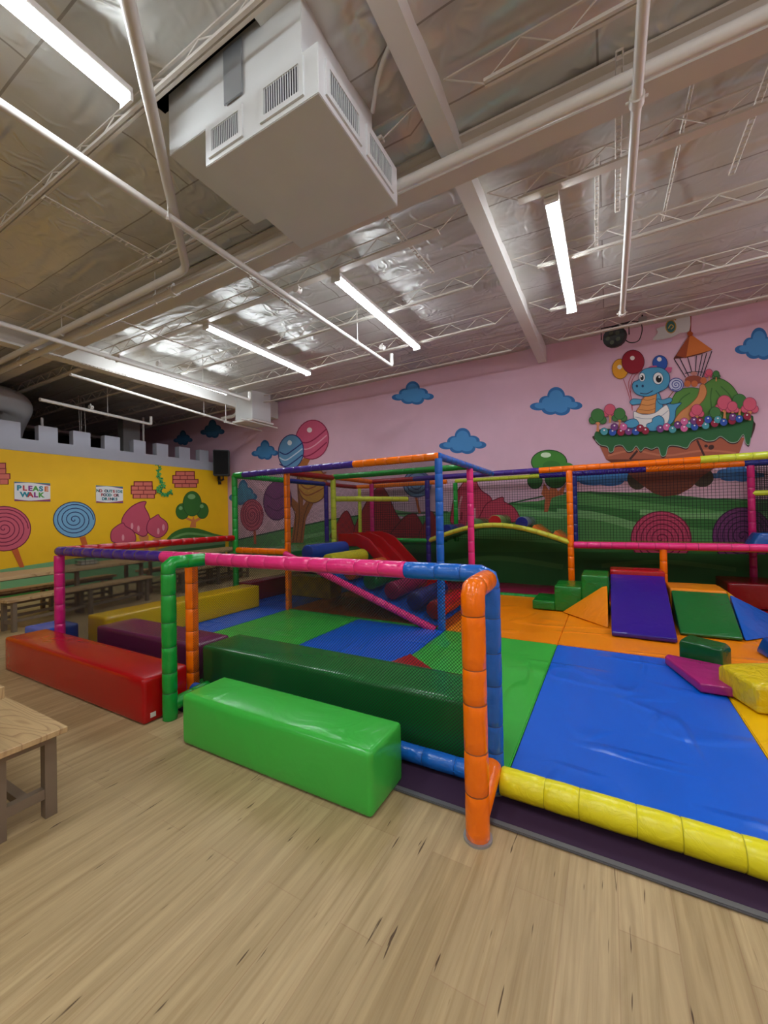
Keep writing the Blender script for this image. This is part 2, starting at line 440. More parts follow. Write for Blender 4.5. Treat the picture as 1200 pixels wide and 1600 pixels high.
# clouds
def cloud(cx, cy, w_, h_, where, light=(74, 146, 208), dark=(44, 110, 176)):
    mu = BK(); hw, hh = w_/2, h_/2
    lob = [(0, -.35, .34, .62), (-.36, .05, .30, .42), (.40, -.02, .32, .38), (-.68, .36, .32, .27), (.72, .30, .28, .27), (-.22, .5, .34, .42), (.2, .52, .34, .45), (0, .2, .55, .5)]
    for u, v, a, b in lob: mu.ell(cx+u*hw, cy+v*hh, a*hw, b*hh, dark, 0)
    for u, v, a, b in lob: mu.ell(cx+u*hw*.84, cy+v*hh*.84, a*hw*.78, b*hh*.76, light, 0)
    mu.build('painted_cloud', wall_back, 'blue cloud painted on the pink wall '+where)
cloud(645, 614, 66, 38, 'high in the middle'); cloud(869, 627, 82, 46, 'left of the painted island')
cloud(723, 689, 74, 42, 'above the climbing frame'); cloud(414, 703, 42, 32, 'left of the candy balls')
cloud(286, 684, 30, 24, 'just above the castle wall', (66, 122, 166), (52, 100, 146)); cloud(332, 670, 38, 30, 'beside the small duct box', (66, 122, 166), (52, 100, 146))
cloud(1186, 537, 76, 52, 'at the right edge'); cloud(380, 770, 44, 42, 'behind the green corner post', (66, 150, 190), (50, 120, 170))
cloud(940, 742, 130, 36, 'left below the island', (66, 130, 196), (50, 110, 176)); cloud(1150, 738, 90, 30, 'right below the island', (66, 130, 196), (50, 110, 176))
# green hills along the foot of the wall
mu = BK()
G1, G2, G3, G4 = (86, 154, 80), (54, 122, 54), (124, 184, 116), (30, 84, 40)
mu.poly([(330, 990), (330, 850), (400, 838), (470, 822), (520, 812), (560, 806), (620, 812), (660, 806), (700, 800), (740, 792), (790, 787), (840, 783), (900, 768), (960, 772), (1040, 778), (1200, 780), (1330, 782), (1330, 1010)], G1)
mu.poly([(330, 990), (330, 875), (420, 862), (520, 850), (640, 838), (760, 842), (880, 850), (1000, 858), (1200, 860), (1330, 862), (1330, 1010)], G2)
for a, b in (((790, 787), (1330, 840)), ((900, 768), (1330, 800))):
    mu.poly([a, (a[0]+120, a[1]+2), (a[0]+240, a[1]+14), (b[0], b[1]), (b[0], b[1]+10), (a[0]+220, a[1]+30), (a[0]+100, a[1]+16)], G2)
mu.stroke([(870, 800), (930, 806), (990, 822), (1040, 842)], 12, G3); mu.stroke([(1000, 800), (1080, 806), (1200, 804)], 9, G3)
mu.stroke([(730, 810), (800, 800), (880, 806)], 9, G3); mu.stroke([(440, 846), (520, 832), (600, 828)], 6, G3); mu.stroke([(560, 812), (600, 800), (650, 806)], 8, G3)
mu.stroke([(790, 788), (900, 769), (1040, 778), (1330, 783)], 2.2, G4)
mu.stroke([(360, 846), (470, 822), (560, 806), (700, 800)], 2.2, G4)
mu.build('painted_hills', wall_back, 'rolling green hills painted along the foot of the pink wall')
# candy tree, balls, lollipops behind the left part of the frame
mu = BKF()
TR, TRL = (176, 106, 52), (104, 56, 28)
mu.poly([(455, 848), (462, 800), (446, 780), (440, 756), (447, 757), (455, 776), (466, 786), (463, 730), (478, 712), (486, 716), (474, 740), (474, 790), (486, 770), (492, 752), (498, 755), (492, 782), (478, 812), (474, 848)], TR)
for pts in ([(463, 848), (468, 800), (464, 740)], [(470, 848), (476, 805), (488, 775)], [(458, 848), (462, 806), (448, 775)]): mu.stroke(pts, 1.2, TRL)
mu.ell(488, 687, 25, 30, (214, 92, 128), .15, (150, 20, 70), 1.4)
for dy in (-4, 6, 17): mu.stroke([(465, 692+dy), (478, 696+dy), (492, 690+dy), (511, 674+dy)], 1.8, (238, 170, 190) if dy == 6 else (150, 20, 70))
mu.ell(484, 672, 4, 4, (250, 236, 240))
mu.ell(455, 706, 19, 26, (104, 158, 204), .1, (40, 40, 110), 1.4)
for dy in (-4, 5, 15): mu.stroke([(437, 710+dy), (447, 714+dy), (460, 706+dy), (473, 696+dy)], 1.8, (210, 226, 244) if dy == 5 else (40, 50, 120))
mu.ell(453, 692, 3.5, 4, (236, 244, 250))
mu.ell(434, 782, 21, 30, (128, 60, 118), .1, (70, 24, 70), 1.4)
mu.stroke([(416, 772), (432, 780), (452, 768)], 1.8, (90, 30, 84)); mu.stroke([(418, 790), (434, 798), (452, 786)], 1.8, (90, 30, 84))
mu.ell(489, 758, 22, 27, (220, 160, 62), 0, (130, 60, 30), 1.4)
for dy in (-14, -2, 8): mu.stroke([(468, 756+dy), (482, 766+dy), (510, 752+dy)], 2, (170, 84, 34))
mu.build('painted_candy_tree', wall_back, 'tree with striped blue, pink, purple and yellow candy balls')
mu = BKF(); mu.swirl(394, 805, 17, 24, (206, 92, 112), (140, 30, 60), 4, 1.3, [(396, 826), (400, 826), (401, 850), (397, 850)]); mu.build('painted_lollipop', wall_back, 'small red-pink lollipop behind the corner net')
mu = BKF(); mu.swirl(1033, 842, 46, 42, (214, 70, 110), (130, 14, 60), 5, 1.8); mu.build('painted_lollipop', wall_back, 'large pink swirl seen over the right platform')
mu = BKF(); mu.swirl(1160, 838, 46, 44, (124, 52, 116), (60, 20, 66), 5, 1.8); mu.build('painted_lollipop', wall_back, 'large purple swirl seen behind the magenta post')
mu = BKF(); mu.swirl(652, 756, 21, 20, (120, 150, 190), (50, 60, 110), 3, 1.6, [(648, 776), (652, 776), (658, 802), (654, 802)]); mu.build('painted_lollipop', wall_back, 'blue swirl lollipop behind the blue post')
mu = BKF(); PKc, PKd = (206, 62, 88), (130, 16, 46)
mu.blob([(709, 820), (706, 798), (711, 775), (722, 757), (738, 740), (744, 752), (752, 766), (768, 779), (765, 800), (764, 820)], PKc, PKd, 1.5)
mu.blob([(753, 815), (754, 798), (762, 786), (773, 781), (783, 777), (787, 778), (788, 784), (802, 792), (811, 806), (810, 815)], PKc, PKd, 1.5)
mu.stroke([(717, 812), (718, 790), (722, 775)], 3, (236, 160, 170)); mu.stroke([(742, 812), (742, 794)], 3, (236, 160, 170)); mu.stroke([(722, 800), (721, 812)], 3, (150, 20, 50))
mu.build('painted_cupcake_swirls', wall_back, 'pair of pink teardrop swirls behind the pink post')
mu = BKF()
for pts in ([(518, 842), (528, 815), (542, 798), (552, 818), (560, 842)], [(556, 842), (570, 790), (596, 760), (618, 800), (636, 842)], [(610, 842), (628, 812), (640, 804), (652, 806), (664, 842)], [(655, 842), (666, 812), (676, 800), (690, 842)]):
    mu.blob(pts, (176, 30, 40), (110, 10, 20), 1.5)
mu.build('painted_red_peaks', wall_back, 'row of dark red peaks painted behind the netting')
mu = BKF()
mu.poly([(846, 772), (850, 755), (858, 766), (864, 752), (872, 768), (884, 756), (880, 772), (862, 778), (856, 800), (850, 800), (852, 778)], (190, 100, 54))
mu.ell(836, 751, 11, 12, (40, 100, 36), 0, (20, 50, 24), 1.2); mu.ell(868, 748, 16, 14, (40, 100, 36), 0, (20, 50, 24), 1.2)
mu.ell(858, 722, 27, 18, (66, 140, 46), 0, (24, 60, 24), 1.4); mu.ell(886, 729, 10, 6, (66, 140, 46)); mu.ell(853, 711, 8, 4, (214, 236, 200)); mu.ell(862, 728, 14, 8, (52, 122, 40))
mu.build('painted_round_tree', wall_back, 'round green tree painted beside the orange post')
mu = Mural(1, WY, -1, .0125)
mu.poly([(-100, 990), (330, 985), (420, 866), (900, 862), (1330, 868), (1330, 1010)], (44, 108, 48))
mu.stroke([(700, 880), (780, 872), (880, 886)], 8, (70, 130, 62)); mu.stroke([(940, 884), (1040, 878), (1150, 890)], 7, (70, 130, 62))
mu.build('painted_hills', wall_back, 'dark green lower hills seen under the platforms')
# floating island with the baby dinosaur
mu = BKF()
BR, BRD, GD = (172, 92, 66), (66, 34, 30), (40, 104, 56)
mu.ell(996, 748, 16, 17, (60, 52, 34)); mu.ell(1097, 746, 18, 15, (60, 52, 34))
mu.poly([(931, 684), (947, 718), (975, 735), (1002, 757), (1020, 770), (1037, 776), (1060, 773), (1080, 762), (1096, 745), (1130, 722), (1152, 716), (1163, 684)], (110, 52, 32))
mu.poly([(931, 684), (947, 718), (1152, 716), (1163, 684)], BR)
mu.stroke([(950, 712), (990, 704), (1040, 712), (1100, 704), (1150, 708)], 3, (196, 116, 84))
mu.stroke([(996, 704), (984, 718)], 3.4, BRD, False); mu.stroke([(1089, 688), (1102, 716)], 3.4, BRD, False)
mu.ell(1103, 697, 2.8, 2.4, BRD); mu.ell(1111, 699, 4.6, 3.8, BRD, -.4)
drip = [(929, 678), (930, 687), (938, 695), (949, 698), (952, 706), (958, 705), (961, 697), (972, 696), (980, 705), (988, 704), (994, 697), (1001, 705), (1008, 699), (1018, 702), (1028, 699), (1033, 712), (1040, 711), (1045, 697), (1060, 697), (1073, 700), (1080, 690), (1092, 684), (1104, 689), (1116, 688), (1126, 682), (1140, 691), (1152, 690), (1161, 679), (1165, 692), (1170, 695), (1173, 684), (1177, 655)]
mu.poly(crom([(x, y+2.6) for x, y in drip]+[(1120, 668), (1050, 676), (980, 680)], True, 4), BRD)
mu.poly(crom(drip+[(1172, 649), (1150, 650), (1100, 662), (1040, 670), (980, 672), (950, 670), (935, 672)], True, 4), GD)
mu.stroke(drip[1:-1], 1.0, (150, 176, 156))
# hill, path
mu.blob([(1040, 664), (1044, 640), (1052, 620), (1062, 609), (1080, 606), (1098, 608), (1100, 602), (1114, 592), (1126, 592), (1140, 600), (1150, 612), (1158, 628), (1162, 650), (1120, 662)], (88, 142, 60), (44, 84, 36), 1.2)
for a in ([(1150, 640), (1140, 618), (1126, 604)], [(1135, 645), (1128, 625), (1118, 610)], [(1112, 640), (1110, 622), (1112, 606)], [(1056, 640), (1064, 624), (1078, 614)]): mu.stroke(a, 2, (62, 112, 46))
mu.blob([(1054, 660), (1062, 645), (1076, 634), (1088, 622), (1092, 612), (1094, 602), (1100, 601), (1104, 612), (1100, 624), (1090, 636), (1082, 650), (1076, 660)], (214, 140, 84), (140, 76, 40), 1.0)
# lookout cage and roof
ins = (30, 20, 44)
for a, b in (((1053, 561), (1071, 590)), ((1062, 560), (1076, 588)), ((1074, 558), (1082, 586)), ((1088, 556), (1086, 586)), ((1097, 554), (1090, 588)), ((1104, 552), (1094, 588)), ((1112, 549), (1097, 590))): mu.stroke([a, b], 1.4, ins, False)
mu.stroke([(1070, 584), (1084, 581), (1098, 582)], 1.2, ins); mu.ell(1084, 584, 5, 3, (200, 130, 120))
mu.ell(1084, 594, 14, 7, (150, 70, 50)); mu.ell(1074, 600, 5, 5, (206, 112, 60)); mu.ell(1085, 600, 5, 5, (206, 112, 60)); mu.ell(1099, 595, 5, 5, (206, 112, 60))
mu.poly([(1052, 561), (1078, 522), (1113, 547), (1095, 554), (1074, 559)], (98, 40, 26))
mu.poly([(1056, 556), (1078, 522), (1072, 560)], (160, 70, 34)); mu.poly([(1072, 558), (1078, 522), (1113, 547), (1092, 553)], (214, 118, 50))
mu.stroke([(1078, 524), (1079, 488)], 2.6, (150, 60, 40), False); mu.ell(1078, 522, 4.5, 3.6, (200, 92, 44))
mu.poly(crom([(1076, 489), (1077, 517), (1062, 521), (1048, 528), (1020, 532), (1028, 520), (1026, 514), (1044, 508), (1056, 500)], True, 3), (214, 214, 214))
mu.ell(1048, 511, 7, 9, (54, 110, 110), 0, (190, 150, 60), 1.6); mu.stroke([(1044, 514), (1048, 508), (1052, 511), (1048, 515)], 1.6, (210, 180, 90))
mu.stroke([(1041, 502), (1044, 498), (1048, 502), (1052, 498), (1056, 501)], 1.8, (190, 130, 60), False)
# balloons
for (x, y, rx, ry, c, d) in ((1031, 568, 11, 11.5, (40, 86, 176), (24, 50, 120)), (969, 577, 12, 15, (230, 160, 36), (150, 90, 20)), (989, 566, 17, 18, (150, 20, 44), (90, 10, 30))):
    mu.ell(x+(-14 if x > 1020 else 0)*0, y, rx, ry, c, 0, d, 1)
    mu.ell(x-1, y-6 if y < 575 else y-3, 3.6, 3.4, (246, 236, 228))
for a in ([(974, 593), (980, 610), (986, 630), (988, 642)], [(988, 585), (982, 600), (986, 620), (988, 640)], [(1004, 578), (990, 590), (985, 610), (988, 634)]): mu.stroke(a, .9, (180, 40, 50))
# dinosaur: tail, legs, body, arms, head
DB, DL, BL = (78, 160, 200), (30, 70, 110), (60, 136, 182)
mu.blob([(1040, 634), (1052, 632), (1062, 630), (1064, 631), (1056, 640), (1054, 654), (1046, 664), (1034, 660)], DB, DL, 1)
mu.poly([(974, 669), (976, 660), (990, 654), (1000, 662), (994, 669)], DB)
mu.blob([(1002, 640), (1006, 618), (1020, 610), (1030, 616), (1036, 640), (1030, 654), (1004, 652)], DB, DL, 1)
mu.blob([(988, 624), (996, 624), (1006, 626), (1006, 631), (996, 632), (988, 633), (984, 629)], DB, DL, .9)
mu.blob([(1026, 624), (1036, 625), (1046, 622), (1050, 625), (1046, 630), (1032, 632)], DB, DL, .9)
mu.blob([(1004, 624), (1014, 616), (1025, 614), (1024, 630), (1022, 646), (1008, 647), (994, 645), (1000, 634)], (222, 150, 82), (150, 84, 44), 1)
for dy in (0, 8, 16): mu.stroke([(1002-dy*.3, 624+dy), (1012, 626+dy), (1023, 623+dy)], .9, (170, 96, 50))
mu.blob([(990, 644), (1004, 648), (1022, 646), (1036, 636), (1042, 634), (1046, 646), (1042, 662), (1026, 668), (1008, 669), (994, 662)], (236, 234, 230), (120, 124, 140), 1)
mu.stroke([(992, 652), (1010, 655), (1030, 652), (1044, 642)], 1, (160, 166, 180))
mu.blob([(1010, 664), (1018, 660), (1020, 654), (1030, 650), (1037, 656), (1036, 666), (1026, 673), (1014, 673)], DB, DL, 1)
mu.blob([(974, 662), (984, 656), (994, 656), (998, 664), (988, 669), (976, 667)], DB, DL, .9)
mu.stroke([(1010, 582), (1016, 575), (1026, 574)], 4, (204, 92, 140)); mu.poly([(1036, 579), (1044, 574), (1050, 575), (1048, 582), (1042, 584)], (204, 92, 140))
mu.blob([(988, 606), (990, 598), (998, 594), (999, 586), (1006, 578), (1020, 575), (1034, 576), (1044, 584), (1046, 596), (1041, 607), (1030, 613), (1020, 618), (1008, 620), (994, 616)], DB, DL, 1)
mu.ell(1003, 590, 4.5, 6.5, (240, 240, 240), 0, DL, .7); mu.ell(1003, 591, 2.6, 4, (16, 16, 22)); mu.ell(1002, 589, 1, 1, (255, 255, 255))
mu.ell(1028, 592, 7.6, 9, (240, 240, 240), 0, DL, .8); mu.ell(1029, 593, 4.6, 5.6, (16, 16, 22)); mu.ell(1030, 590, 1.6, 1.6, (255, 255, 255))
mu.ell(995, 604, 1.8, 2.2, (24, 60, 100)); mu.ell(1004, 604, 1.8, 2.2, (24, 60, 100)); mu.stroke([(1000, 615), (1010, 616), (1020, 611)], 1.2, (50, 30, 60))
mu.stroke([(1044, 622), (1052, 612)], 1.4, (150, 100, 60), False); mu.swirl(1056, 602, 10.5, 9.5, (200, 206, 230), (64, 70, 150), 2.4, 1.4)
# little trees
def mtree(x, y, s, c, d):
    mu.poly([(x-2*s, y+18*s), (x-1*s, y+8*s), (x-6*s, y+4*s), (x, y+5*s), (x+6*s, y+3*s), (x+1.5*s, y+9*s), (x+2*s, y+18*s)], (216, 140, 90))
    mu.ell(x-7*s, y+2*s, 5*s, 5*s, c, 0, d, .8); mu.ell(x+7*s, y+2*s, 5*s, 5*s, c, 0, d, .8); mu.ell(x, y-5*s, 9*s, 9*s, c, 0, d, .8)
gr, gd, pk, pd = (64, 124, 60), (30, 70, 36), (216, 92, 118), (150, 40, 80)
mtree(953, 645, .9, pk, pd); mtree(934, 655, 1.1, gr, gd); mtree(968, 652, .95, gr, gd); mtree(1107, 586, .55, pk, pd); mtree(1118, 588, .5, gr, gd)
mtree(1131, 636, 1.2, pk, pd); mtree(1154, 634, 1.2, gr, gd); mtree(1170, 638, 1.1, pk, pd); mtree(1088, 646, .9, pk, pd); mtree(1116, 650, .9, gr, gd); mtree(1143, 640, .8, pk, pd)
bc = [(74, 160, 170), (150, 24, 60), (216, 104, 160), (40, 84, 176), (120, 60, 130)]
random.seed(3)
row = [(944, 675), (957, 676), (970, 676), (982, 675), (993, 675), (1008, 674), (960, 668), (974, 668), (1000, 670), (1031, 671), (1041, 668), (1050, 672), (1058, 665), (1068, 670), (1076, 664), (1084, 668), (1093, 662), (1101, 666), (1105, 657), (1115, 663), (1120, 657), (1129, 661), (1142, 659), (1143, 653), (1153, 656), (1165, 652), (1083, 659), (1068, 660), (1092, 660)]
for i, (x, y) in enumerate(row):
    c = bc[(i*3+i//4) % 5]; mu.ell(x, y, 5.6, 5.4, c, 0, tuple(int(q*.6) for q in c), .6, 14); mu.ell(x, y-2, 1.5, 1.3, (244, 240, 244), n=8)
mu.build('painted_floating_island', wall_back, 'floating island with blue baby dinosaur, balloons and orange-roofed lookout')
# castle wall motifs
def cmk(name, label, fn):
    q = CS(); q.d = .0012 if 'hills' in name else .006; fn(q); q.build(name, wall_castle, label)
cmk('painted_lollipop', 'pink spiral lollipop at the left edge', lambda q: q.swirl(6, 826, 41, 34, (214, 96, 116), (120, 20, 60), 5, 1.5, [(17, 858), (27, 855), (38, 886), (31, 887)]))
cmk('painted_lollipop', 'light blue spiral lollipop', lambda q: q.swirl(116, 812, 32, 27, (122, 178, 214), (34, 40, 100), 4, 1.4, [(124, 840), (133, 838), (140, 862), (131, 862)]))
def bricks(q, x0, x1, y0, y1, sk=0.0):
    h = (y1-y0)/4; sh = [(.12, .85), (0, .86), (0, 1), (.08, .94)]
    for i, (a, b) in enumerate(sh):
        X0 = x0+(x1-x0)*a; X1 = x0+(x1-x0)*b; Y = y0+i*h
        q.poly([(X0-1, Y-1), (X1+1, Y-1+sk*(X1-X0)), (X1+1, Y+h+sk*(X1-X0)), (X0-1, Y+h)], (128, 34, 38))
    for i, (a, b) in enumerate(sh):
        X0 = x0+(x1-x0)*a; X1 = x0+(x1-x0)*b; Y = y0+i*h; n = 2 if i % 2 == 0 else 3; wd = (X1-X0)/n
        for k in range(n):
            q.poly([(X0+k*wd+.5, Y+.5), (X0+(k+1)*wd-.6, Y+.5), (X0+(k+1)*wd-.6, Y+h-.7), (X0+k*wd+.5, Y+h-.7)], (222, 118, 100), step=False)
        q.d += .0003
cmk('painted_bricks', 'patch of pink bricks left of the vine', lambda q: bricks(q, 205, 243, 753, 779))
cmk('painted_bricks', 'patch of pink bricks right of the vine', lambda q: bricks(q, 270, 309, 737, 762))
cmk('painted_bricks', 'patch of pink bricks at the left edge', lambda q: bricks(q, -30, 15, 724, 757))
def vine(q):
    path = crom([(245, 721), (248, 732), (247, 742), (252, 752), (254, 760), (247, 765), (254, 771), (262, 773), (268, 767)], False, 6)
    q.stroke(path, 1.2, (30, 110, 60), False)
    random.seed(5)
    for i, (x, y) in enumerate(path):
        for _ in range(2):
            a = random.uniform(0, 2*PI); l = random.uniform(4, 6.5); q.poly([(x, y), (x+l*.5*math.cos(a+.5), y+l*.5*math.sin(a+.5)), (x+l*math.cos(a), y+l*math.sin(a)), (x+l*.5*math.cos(a-.5), y+l*.5*math.sin(a-.5))], random.choice([(40, 150, 80), (90, 180, 90), (24, 120, 70)]))
cmk('painted_vine', 'green leafy vine hanging from the battlement', vine)
def chill(q):
    q.poly([(0, 905), (0, 890), (120, 872), (220, 868), (300, 858), (352, 850), (352, 985), (0, 985)], (120, 176, 120))
    q.poly(crom([(258, 852), (268, 834), (288, 825), (310, 826), (335, 834), (352, 838), (352, 846), (300, 848)], True, 3), (58, 116, 44))
    q.stroke([(268, 842), (290, 834), (320, 836), (348, 842)], 3.4, (110, 160, 90))
    q.poly([(230, 862), (280, 850), (352, 846), (352, 872), (250, 872)], (120, 160, 110)); q.poly([(245, 862), (300, 856), (352, 850), (352, 880), (262, 876)], (50, 110, 46))
    q.poly([(0, 960), (0, 928), (90, 918), (200, 915), (352, 890), (352, 985), (0, 985)], (60, 130, 44))
cmk('painted_hills', 'green hills painted low on the yellow wall', chill)
def cups(q):
    P1, P2 = (206, 84, 108), (128, 22, 66)
    q.poly([(216, 838), (232, 836), (232, 862), (244, 862), (238, 842), (250, 838), (252, 842), (244, 866), (228, 866)], (216, 134, 80))
    q.blob([(190, 816), (194, 804), (205, 792), (218, 785), (228, 784), (226, 792), (232, 804), (234, 816), (230, 834), (222, 838), (210, 832), (196, 828)], P1, P2, 1.4)
    q.blob([(229, 828), (232, 814), (240, 808), (247, 804), (250, 808), (260, 816), (262, 826), (256, 836), (246, 840), (236, 836)], P1, P2, 1.3)
    q.blob([(173, 842), (174, 830), (182, 822), (192, 817), (196, 822), (208, 830), (212, 842), (206, 848), (180, 848)], P1, P2, 1.3)
    for x, y in ((216, 826), (206, 822), (247, 830), (192, 840), (255, 824)): q.ell(x, y, 2, 5, (236, 160, 172))
cmk('painted_cupcake_swirls', 'three pink teardrop swirls beside the hill', cups)
def ctree(q):
    q.poly([(296, 824), (299, 815), (288, 810), (292, 808), (300, 812), (302, 806), (304, 812), (312, 808), (316, 810), (306, 816), (306, 824)], (220, 130, 70))
    g, d = (52, 112, 40), (26, 64, 26)
    q.ell(285, 799, 10, 12, g, 0, d, .8); q.ell(316, 798, 9, 12, g, 0, d, .8); q.ell(300, 787, 14, 19, g, 0, d, .8)
    q.ell(299, 776, 6, 4, (130, 176, 110)); q.ell(282, 794, 3, 3, (130, 176, 110)); q.ell(315, 791, 3, 3, (130, 176, 110))
cmk('painted_round_tree', 'round-crowned green tree on the painted hill', ctree)

# ------------------------------------------------------------------ signs with lettering
def text_mesh(ch, size):
    cu = bpy.data.curves.new('t', 'FONT'); cu.body = ch; cu.size = size; cu.align_x = 'CENTER'; cu.extrude = .001; cu.offset = size*.05
    o = bpy.data.objects.new('t', cu); COL.objects.link(o)
    dg = bpy.context.evaluated_depsgraph_get(); me = bpy.data.meshes.new_from_object(o.evaluated_get(dg))
    bpy.data.objects.remove(o); return me
def lettering(lines, cols, parent, origin, du, size, adv, lh):
    """lines of capitals on the castle wall; +Y of the wall is to the reader's right"""
    bm = bmesh.new(); mats = [paint(c, .6) for c in cols]; k = 0
    for li, ln in enumerate(lines):
        n = len(ln)
        for i, ch in enumerate(ln):
            if ch == ' ': continue
            me = text_mesh(ch, size); u = (i-(n-1)/2)*adv; v = -li*lh
            b2 = bmesh.new(); b2.from_mesh(me)
            for f in b2.faces: f.material_index = k % len(mats)
            for vv in b2.verts:
                x, y_, z = vv.co; vv.co = (origin[0]+z+.002, origin[1]+u+x, origin[2]+v+y_)
            tmp = bpy.data.meshes.new('x'); b2.to_mesh(tmp); b2.free(); bm.from_mesh(tmp); k += 1
    return obj('lettering', bm, mats, parent)
def sign(x0, x1, y0, y1, lines, size, adv, lh, label, cols):
    a = at(x0, (y0+y1)/2, 0, XC); b = at(x1, (y0+y1)/2, 0, XC); yc = (a.y+b.y)/2
    zt = at((x0+x1)/2, y0, 0, XC).z; zb = at((x0+x1)/2, y1, 0, XC).z; h = zt-zb; wd = b.y-a.y
    o = boxo('wall_sign', (XC+.004, a.y, zb), (XC+.02, b.y, zt), paint((238, 238, 238), .4)); tag(o, label, 'sign')
    for (s, c0) in ((1, 0), (-1, 2)):
        bm = bmesh.new(); zz = zt if s > 0 else zb; n = 16
        for strip, (amp, mi) in enumerate(((.09, c0), (.05, c0+1))):
            for i in range(n):
                ya, yb = a.y+wd*i/n, a.y+wd*(i+1)/n
                fa = abs(i/n-.4)**1.3*2.6*amp*h+.02*h; fb = abs((i+1)/n-.4)**1.3*2.6*amp*h+.02*h
                xx = XC+.0205+.0004*strip
                vs = [bm.verts.new((xx, ya, zz)), bm.verts.new((xx, yb, zz)), bm.verts.new((xx, yb, zz-s*fb)), bm.verts.new((xx, ya, zz-s*fa))]
                bm.faces.new(vs).material_index = mi
        obj('colour_border', bm, [paint(c) for c in ((176, 60, 110), (40, 130, 150), (206, 110, 60), (130, 60, 130))], o)
    lettering(lines, cols, o, (XC+.021, yc, zb+h*(.56 if len(lines) == 2 else .62)), 1, size*h, adv*h, lh*h)
sc = [(30, 140, 160), (200, 60, 70), (150, 50, 140), (90, 170, 70), (30, 140, 160), (220, 120, 60)]
sign(22, 78, 754, 783, ['PLEASE', 'WALK'], .36, .235, .34, 'white framed wall sign reading PLEASE WALK in coloured capitals', sc)
sign(149.5, 191.5, 759.5, 785.5, ['NO OUTSIDE', 'FOOD OR', 'DRINKS'], .22, .145, .235, 'white wall sign reading NO OUTSIDE FOOD OR DRINKS', [(40, 120, 110), (180, 60, 60), (60, 60, 70), (30, 130, 150)])

# ------------------------------------------------------------------ ceiling: beams, girder, joists, pipes, ducts, lights
def beam(name, x, y0, y1, z0, label, w_=.2):
    bm = bmesh.new()
    bx(bm, x-w_/2, x+w_/2, y0, y1, z0, z0+.02); bx(bm, x-.04, x+.04, y0, y1, z0+.02, CZ+.1)
    bx(bm, x-w_/2, x+w_/2, y0, y1, CZ-.03, CZ+.0)
    return tag(obj(name, bm, WHITE), label, 'beam')
bm = bmesh.new(); bx(bm, -1.2, -1.04, YB, WY-.03, 4.58, CZ+.02); b = obj('roof_beam', bm, WHITE); tag(b, 'deep white roof beam running from above the big duct to the pink wall', 'beam')
bm = bmesh.new(); bx(bm, -8.62, -8.4, YB, WY-.03, 4.4, CZ+.02); b = obj('roof_beam', bm, WHITE); tag(b, 'white roof beam on the left, above the castle wall end', 'beam')
bm = bmesh.new(); bx(bm, XL, XR, 3.3, 3.48, 4.44, 4.47); bx(bm, XL, XR, 3.375, 3.405, 4.47, 4.72); bx(bm, XL, XR, 3.3, 3.48, 4.7, 4.72)
b = obj('cross_girder', bm, CHORD); tag(b, 'long off-white girder crossing the whole ceiling beside the thick pipes', 'beam')
names = {7.71: 'white open-web joist nearest the pink wall', 6.49: 'white open-web joist over the far ends of the strip lights', 5.27: 'thin white open-web joist crossing the middle of the strip lights',
         4.05: 'flat open-web joist over the near ends of the strip lights', 2.83: 'open-web joist just in front of the thick pipes', 1.72: 'open-web joist passing in front of the big duct', .38: 'open-web joist nearest the camera'}
def joist(y, xa, xb, zone, lab, bay):
    z0, z1 = 4.53, CZ-(.22 if (y < 3.3 and zone) else .15); cw = .04 if y == 4.05 else .022
    t = empty('bar_joist', (0, 0, 0)); tag(t, lab+bay, 'joist')
    bm = bmesh.new(); 
    if y in (4.05,): bx(bm, xa+.3, xb-.3, y-.045, y+.045, z0-.02, z0+.0)
    else:
        bx(bm, xa+.3, xb-.3, y-.028, y-.006, z0-.012, z0+.012); bx(bm, xa+.3, xb-.3, y+.006, y+.028, z0-.012, z0+.012)
    obj('bottom_chord', bm, CHORD, t)
    bm = bmesh.new(); bx(bm, xa, xb, y-.008, y+.008, z1, z1+.012); obj('top_chord', bm, CHORD, t)
    bm = bmesh.new(); x = xa+.3; i = 0
    pass
    n = 2*round((xb-xa-.6)/.5); st = (xb-xa-.6)/n
    tube(bm, [(xa+.02, y, z1)]+[(x+k*st, y, z1 if k % 2 else z0) for k in range(n+1)]+[(xb-.02, y, z1)], .0062, 6)
    recalc(bm); obj('web', bm, CHORD, t)
for y in JY:
    if y < 0: continue
    joist(y, -1.0, XR-.1, 0, names[y], ', right of the roof beam')
    joist(y, -8.38, -1.22, 1, names[y], ', left of the roof beam')
    if y > 1: joist(y, XL+.3, -8.75, 2, names[y], ', beyond the castle wall')
def pipe(pts, r, label, rad=.08, hang=(), name='sprinkler_pipe', cat='pipe', fit=()):
    t = empty(name, pts[0]); tag(t, label, cat)
    L = Vector(pts[0])
    pp = rounded([Vector(p)-L for p in pts], rad) if len(pts) > 2 else [Vector(p)-L for p in pts]
    cylo('pipe_run', pp, r, PIPE, t, 14)
    for h in hang:
        p = Vector(h)-L
        bm = bmesh.new(); tube(bm, [p, (p.x, p.y, CZ-L.z)], .006, 6); tube(bm, [p+Vector((-.01, -.01, 0)), p+Vector((.01, .01, 0))], r*1.3, 10); recalc(bm); obj('hanger', bm, PIPE, t)
    a, b = Vector(pts[0]), Vector(pts[-1])
    for f in fit:
        p = a.lerp(b, f)-L; d = (b-a).normalized()
        bm = bmesh.new(); tube(bm, [p-d*.035, p+d*.035], r*1.4, 14); 
        s, q = frame(d); tube(bm, [p+q*(r*1.2), p+q*(r*2.1)], r*.35, 8); tube(bm, [p-s*(r*2), p+s*(r*2)], r*.3, 8)
        recalc(bm); obj('coupling', bm, PIPE, t, True, 40)
    return t
e = at(612, 572, 2, 4.2)
